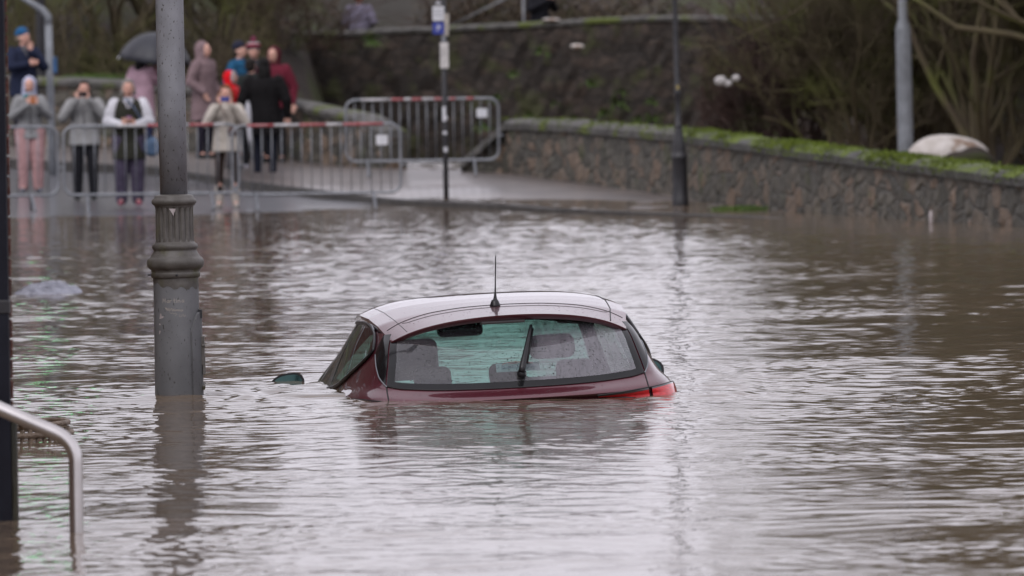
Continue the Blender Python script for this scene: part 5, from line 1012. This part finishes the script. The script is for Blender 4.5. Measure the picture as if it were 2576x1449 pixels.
person(642, 402, 98.5, 1.80, 10, 'bystander in striped red, white and navy bobble hat almost hidden in the group', 'down', jacket=(.05, .05, .06), hem=.78, hat=((.30, .05, .08), ((1.70, (.60, .55, .58), .078), (1.672, (.45, .04, .06), .090), (1.640, (.035, .035, .07), .096)), (.25, .06, .11)), hair=(.1, .06, .04))
person(692, 408, 97.6, 1.76, -15, 'person in maroon hooded top facing the flood behind the long black coat', 'down', jacket=(.16, .022, .040), hem=.80, hood=(.10, .018, .028), hair=(.1, .05, .04), bulk=1.12)
person(636, 425, 95.2, 1.66, -160, 'person with short dark hair and dark green jacket seen from behind', 'pocket', jacket=(.030, .036, .034), hem=.76, trousers=(.015, .015, .018), shoes=(.30, .30, .34), hair=(.022, .018, .016), hairlen='short', head_turn=-35)
person(584, 425, 94.0, 1.44, 70, 'child in bright red puffer coat with white fur round the hood', 'down', jacket=(.75, .012, .02), hem=.72, hood=(.80, .012, .022), fur=(.58, .54, .56), trousers=(.06, .05, .06), bulk=1.15, jgloss=.5)
r11, w11 = person(668, 446, 93.4, 1.75, 178, 'person with long black hair in long black coat seen from behind', 'down', jacket=(.012, .011, .012), hem=.60, trousers=(.016, .018, .030), hair=(.010, .009, .009), hairlen='long', bulk=1.22, coat_flare=1.1)
person(906, 196, 127.5, 1.72, 170, 'person in lilac-grey coat standing at the top of the tall wall', 'pocket', jacket=(.22, .20, .27), hem=.60, hair=(.22, .08, .05), bulk=1.1)
person(1360, 172, 127.0, 1.78, 35, 'onlooker in dark coat standing behind the top of the tall wall', 'film_low', jacket=(.022, .022, .028), hem=.60, trousers=(.02, .02, .03), bulk=1.1)
# umbrella, held
um = empty('umbrella', w5((-.04, -.27, 1.37))); tag(um, 'open black umbrella over the bystander in pale pink, behind the iron lamp post', 'umbrella')
um.rotation_euler = (R(6), R(8), 0); n = 8; Gm = []; RAD = .54; tip = .56
for i in range(9):
    t = i / 8; Gm.append([(RAD * math.sin(t * 1.25) / math.sin(1.25) * (1 - .045 * t * (1 - abs(math.cos(a * 4)))) * math.cos(a), RAD * math.sin(t * 1.25) / math.sin(1.25) * (1 - .045 * t * (1 - abs(math.cos(a * 4)))) * math.sin(a), tip - .42 * (1 - math.cos(t * 1.25)) / (1 - math.cos(1.25)) * (1)) for a in np.linspace(0, 2 * math.pi, 65)])
k = MB(); k.grid(Gm); o = k.build('canopy', mat('black_umbrella_cloth', (.028, .030, .038), (.02, .02, .026), rough=.5, scale=3), um); m_ = o.modifiers.new('t', 'SOLIDIFY'); m_.thickness = .004
k = MB(); k.tube([(0, 0, tip + .06), (0, 0, -.12)], .006, 8); k.tube([(0, 0, -.12), (0, 0, -.20), (.03, 0, -.23), (.06, 0, -.20)], .011, 8); k.build('shaft', M['black_iron'], um)
k = MB()
for i in range(8):
    a = 2 * math.pi * i / 8; k.tube([(0, 0, tip - .22), (RAD * .5 * math.cos(a), RAD * .5 * math.sin(a), tip - .13)], .003, 5)
k.build('ribs', M['galv'], um); k = MB()
for a in (R(190),): k.tube([(RAD * math.cos(a) * .98, RAD * math.sin(a) * .98, tip - .41), (RAD * math.cos(a) * 1.03, RAD * math.sin(a) * 1.03, tip - .45)], .012, 8)
k.build('rib_tip', M['white_plate'], um)
# handbag of the grey-haired bystander, white furled umbrella beside the long black coat
hb_ = empty('handbag', w4((.30, -.08, .80))); tag(hb_, 'round pale blue shoulder bag hanging from the grey-haired bystander', 'handbag')
blob('bag', [('e', (0, 0, 0), (.11, .07, .13)), ('e', (.01, 0, -.04), (.12, .07, .11))], .012, cloth((.10, .16, .26), rough=.5), hb_)
k = MB(); k.tube([(-.02, -.04, .10), (-.10, -.10, .32), (-.22, -.17, .52), (-.34, -.12, .64)], .010, 6); k.build('strap', cloth((.14, .18, .28)), hb_)
fu = empty('furled_umbrella', at(628, 350, 93.0)); tag(fu, 'white furled umbrella held upright beside the long black coat', 'umbrella'); fu.rotation_euler = (0, R(-2), 0)
k = MB(); k.lathe([(.006, -.10), (.022, 0), (.036, .14), (.040, .36), (.034, .50), (.016, .54), (.006, .56)], 16); k.build('folded_canopy', mat('white_umbrella_cloth', (.52, .52, .55), (.36, .36, .4), scale=8, rough=.5, stretch=(6, 6, .5)), fu)
k = MB(); k.tube([(0, 0, -.2), (0, 0, -.09)], .005); k.build('tip', M['galv'], fu)
sb_ = empty('shoulder_bag', at(583, 330, 83.6)); tag(sb_, 'small brown bag at the hip of the bystander in cream', 'handbag')
blob('bag', [('e', (0, 0, 0), (.07, .05, .07)), ('e', (.01, 0, -.02), (.075, .045, .06))], .01, cloth((.12, .07, .06), rough=.5), sb_)
k = MB(); a = at(583, 330, 83.6); k.tube([(-.0, -.03, .05), (-.10, -.06, .25), (-.20, -.02, .42)], .007, 6); k.build('strap', cloth((.14, .08, .07)), sb_)

# ------------------------------------------------------------------ bare mossy trees and brambles
def tree(name, loc, seed, h, lean, spread, m_tw, label, group=None, density=1.0, trunk_r=.12, limbs=6, up=.55, xlim=(-99, 99)):
    rs = np.random.RandomState(seed); root = empty(name, loc); tag(root, label, 'tree', group); tr = MB(); cr = MB()
    def branch(mb, p, d, L, r, depth):
        n = 6; pts = [p.copy()]; dd = d.copy()
        for i in range(n):
            dd = dd + rs.normal(size=3) * .16 + np.array([lean[0] * .06, lean[1] * .05, .06 * up]); 
            q_ = pts[-1] + dd * L / n                          # the crown keeps to its side of the bank
            if q_[0] + loc[0] < xlim[0]: dd[0] = abs(dd[0]) * .6 + .15
            if q_[0] + loc[0] > xlim[1]: dd[0] = -abs(dd[0]) * .6 - .15
            dd /= np.linalg.norm(dd); pts.append(pts[-1] + dd * L / n)
        mb.tube(pts, np.linspace(r, r * .55, n + 1), 6 if r > .03 else 4, cap=False)
        if depth <= 0:
            for j in range(5):                               # the finest twigs
                t = rs.randint(1, n + 1); nd = (pts[t] - pts[t - 1]); nd /= np.linalg.norm(nd); nd = nd + rs.normal(size=3) * .6 + np.array([0, 0, .25]); nd /= np.linalg.norm(nd); l_ = L * rs.uniform(.25, .6)
                q = pts[t]; cr.tube([q, q + nd * l_ * .5, q + nd * l_ + rs.normal(size=3) * .03], [.0065, .0055, .003], 3, cap=False)
            return
        k = int(rs.randint(3, 6) * density + .5)
        for j in range(k):
            t = rs.randint(2, n + 1); nd = (pts[t] - pts[t - 1]); nd /= np.linalg.norm(nd); nd = nd + rs.normal(size=3) * .62 + np.array([lean[0] * .35, lean[1] * .3, up * .35]); nd /= np.linalg.norm(nd)
            branch(cr, pts[t], nd, L * rs.uniform(.5, .85), max(.0055, r * rs.uniform(.38, .62)), depth - 1)
    tp = [np.array([0, 0, -.6]), np.array([lean[0] * .02 * h, 0, .1 * h]), np.array([lean[0] * .06 * h, lean[1] * .05 * h, .24 * h])]
    tr.tube(tp, [trunk_r * 1.3, trunk_r, trunk_r * .8], 10, cap=False); 
    for i in range(limbs):
        a = 6.283 * (i + rs.rand() * .7) / limbs; d = np.array([math.cos(a) * spread + lean[0] * .5, math.sin(a) * spread * .8 + lean[1] * .4, rs.uniform(.5, 1.2) * (1.9 if up > .9 else 1.2)]); d /= np.linalg.norm(d)
        branch(cr, tp[2] - (tp[2] - tp[1]) * rs.rand() * .8, d, h * rs.uniform(.34, .5), trunk_r * rs.uniform(.45, .7), 3)
    tr.build('trunk', M['bark'], root); cr.build('crown', m_tw, root); return root
def gz(x, y): return float(hill(np.array([float(x)]), np.array([float(y)]))[0])
TREES = [ # px, D, height, lean, spread, twigs, label
 (2010, 96, 3.8, (-.35, 0), .6, 'twig_red', 'bare reddish shrubby tree leaning left behind the wall, just right of the black lamp post'),
 (2170, 94, 4.6, (-.2, 0), .65, 'twig_green', 'bare mossy tree behind the wall, midway between the black lamp post and steel column'),
 (2270, 97, 5.0, (-.2, .1), .7, 'twig_green', 'bare mossy tree directly left of the plain steel column'),
 (2345, 95, 5.0, (.1, 0), .9, 'twig_green', 'bare mossy tree directly behind the pale boulder'),
 (2500, 92, 6.0, (-.3, 0), .9, 'twig_green', 'bare mossy tree right of the pale boulder at the wall'),
 (2660, 96, 7.0, (-.5, 0), 1.0, 'twig_green', 'big bare tree at the far right reaching in over the mossy wall'),
 (2230, 101, 5.4, (.15, .1), .5, 'twig_green', 'taller bare tree farther back behind the right river wall'),
 (2420, 102, 6.8, (-.1, .1), .8, 'twig_green', 'tallest bare tree on the right bank, behind the others'),
 (2900, 88, 8.0, (-.2, 0), 1.0, 'twig_green', 'bare tree on the bank beyond the right edge'),
 (90, 109, 4.8, (.3, 0), .9, 'twig_green', 'bare mossy tree behind the man in the blue hat'),
 (290, 110, 5.0, (.2, 0), .9, 'twig_green', 'bare mossy tree behind the black umbrella'),
 (520, 110, 4.8, (.45, 0), .9, 'twig_green', 'bare mossy tree behind the mauve hooded coat'),
 (700, 112, 4.0, (.6, 0), 1.0, 'twig_red', 'low reddish bare tree at the left end of the tall wall'),
 (200, 108, 4.5, (-.2, 0), 1.0, 'twig_green', 'low spreading bare tree between the blue hat and the black umbrella'),
 (400, 112, 5.4, (0, 0), .8, 'twig_green', 'bare mossy tree right behind the black umbrella and the iron lamp post'),
 (590, 113, 5.0, (-.2, 0), .9, 'twig_green', 'bare mossy tree behind the man in the navy hat'),
 (2780, 92, 8.2, (-.3, 0), .8, 'twig_green', 'tall bare tree standing just beyond the right edge'),
 (3150, 84, 9.0, (-.2, 0), .8, 'twig_green', 'tallest bare tree, well beyond the right edge'),
 (-150, 111, 6.0, (.2, 0), .9, 'twig_green', 'bare mossy tree left of the dark pillar'),
]
for i, (px, D, h, ln, spd, tw_, lab) in enumerate(TREES):
    p = at(px, 300, D); tree('bare_tree', (p.x, D, gz(p.x, D) - .1), 100 + i, h, ln, spd, M[tw_], lab, 'bare trees along the river bank', density=1.12 if px > 1500 else 1.0, trunk_r=.12 if h > 5 else .09, limbs=9, up=1.35 if px > 1500 else .9, xlim=(at(1765, 300, D).x, 99) if px > 1500 else (-99, at(690, 300, D).x))
def bramble(px, D, w, h, n, m, label, dz=0.0, fl=.04, group=None):
    p = at(px, 300, D); rs = np.random.RandomState(int(px + D)); z0 = gz(p.x, D) + dz; root = empty('bramble_shrub', (p.x, D, z0)); tag(root, label, 'shrub', group)
    st_ = MB()
    for i in range(90):
        a = rs.uniform(0, 6.283); r = w * rs.rand() ** .5; b0 = np.array([r * math.cos(a), r * .5 * math.sin(a), -.1]); d = np.array([rs.normal() * .6, rs.normal() * .4, 1.0]); d /= np.linalg.norm(d); L_ = h * rs.uniform(.7, 1.5); pts = [b0]
        for j in range(5): d = d + np.array([rs.normal() * .15, rs.normal() * .1, -.20]); d /= np.linalg.norm(d); pts.append(pts[-1] + d * L_ / 5)
        st_.tube(pts, np.linspace(.011, .004, 6), 4, cap=False)
    st_.build('stems', M['twig_red'], root, smooth=False)
    lf = MB(); leaf_clump(lf, (0, 0, h * .45), (w, w * .5, h * .6), n, fl, rs); lf.build('leaves', m, root, smooth=False)
BR = [(735, 124.0, 1.2, 1.6, 2400, 'leaf_brown', 'brown bramble thicket against the left end of the tall wall'), (845, 124.6, .9, 1.9, 1500, 'leaf_brown', 'brown bramble hanging over the top left of the tall wall'),
      (430, 106.5, 1.5, 1.3, 2600, 'leaf_brown', 'dull bramble thicket behind the mauve hooded coat'), (160, 107, 1.6, 1.3, 2600, 'leaf_brown', 'dull bramble thicket behind the left street lamp'),
      (-80, 108, 1.6, 1.5, 1800, 'leaf_brown', 'dull bramble thicket beyond the dark pillar'),
      (1830, 90, .7, .9, 2000, 'leaf_brown', 'low bramble behind the wall, next to the black lamp post'), (1960, 88, 1.0, 1.0, 2000, 'leaf_brown', 'low bramble behind the wall, left of the steel column'), 
      (2150, 90.5, 1.2, 1.1, 2400, 'leaf_brown', 'low bramble just left of the foot of the steel column'), (2560, 86, 1.2, 1.0, 2400, 'leaf_brown', 'low bramble behind the mossy wall at the far right'), (2350, 92, 1.3, 1.1, 2200, 'leaf_brown', 'low bramble behind the pale boulder'),
      (1900, 103, 1.6, 2.0, 3200, 'leaf_brown', 'tall brown thicket at the right end of the tall dark wall'), (2120, 104, 1.8, 2.2, 3200, 'leaf_brown', 'tall brown thicket deep behind the trees left of the steel column'), (2400, 105, 2.0, 2.4, 3400, 'leaf_brown', 'tall brown thicket deep behind the trees right of the steel column'), (2650, 103, 1.8, 2.4, 3000, 'leaf_brown', 'tall brown thicket deep behind the trees at the far right edge')]
for px, D, w_, h_, n, m, lab in BR: bramble(px, D, w_, h_, n, M[m], lab, group='bramble thickets')
# brown winter hedge on the far slope
for i, (px, D) in enumerate(((1180, 134), (1330, 135), (1480, 134), (1630, 133), (640, 125), (560, 124))):
    bramble(px, D, 1.2, 1.5, 1700, M['leaf_brown'], ['brown winter hedge bush beyond the tall wall, right of the grey building', 'brown bush beyond the tall wall, left of the dark-coated onlooker', 'brown bush beyond the tall wall, right of the dark-coated onlooker', 'brown bush beyond the tall wall beside the black lamp post', 'brown bush left of the grey building', 'brown bush on the slope above the mauve hooded coat'][i], dz=0.0, fl=.06, group='bushes on the far slope')
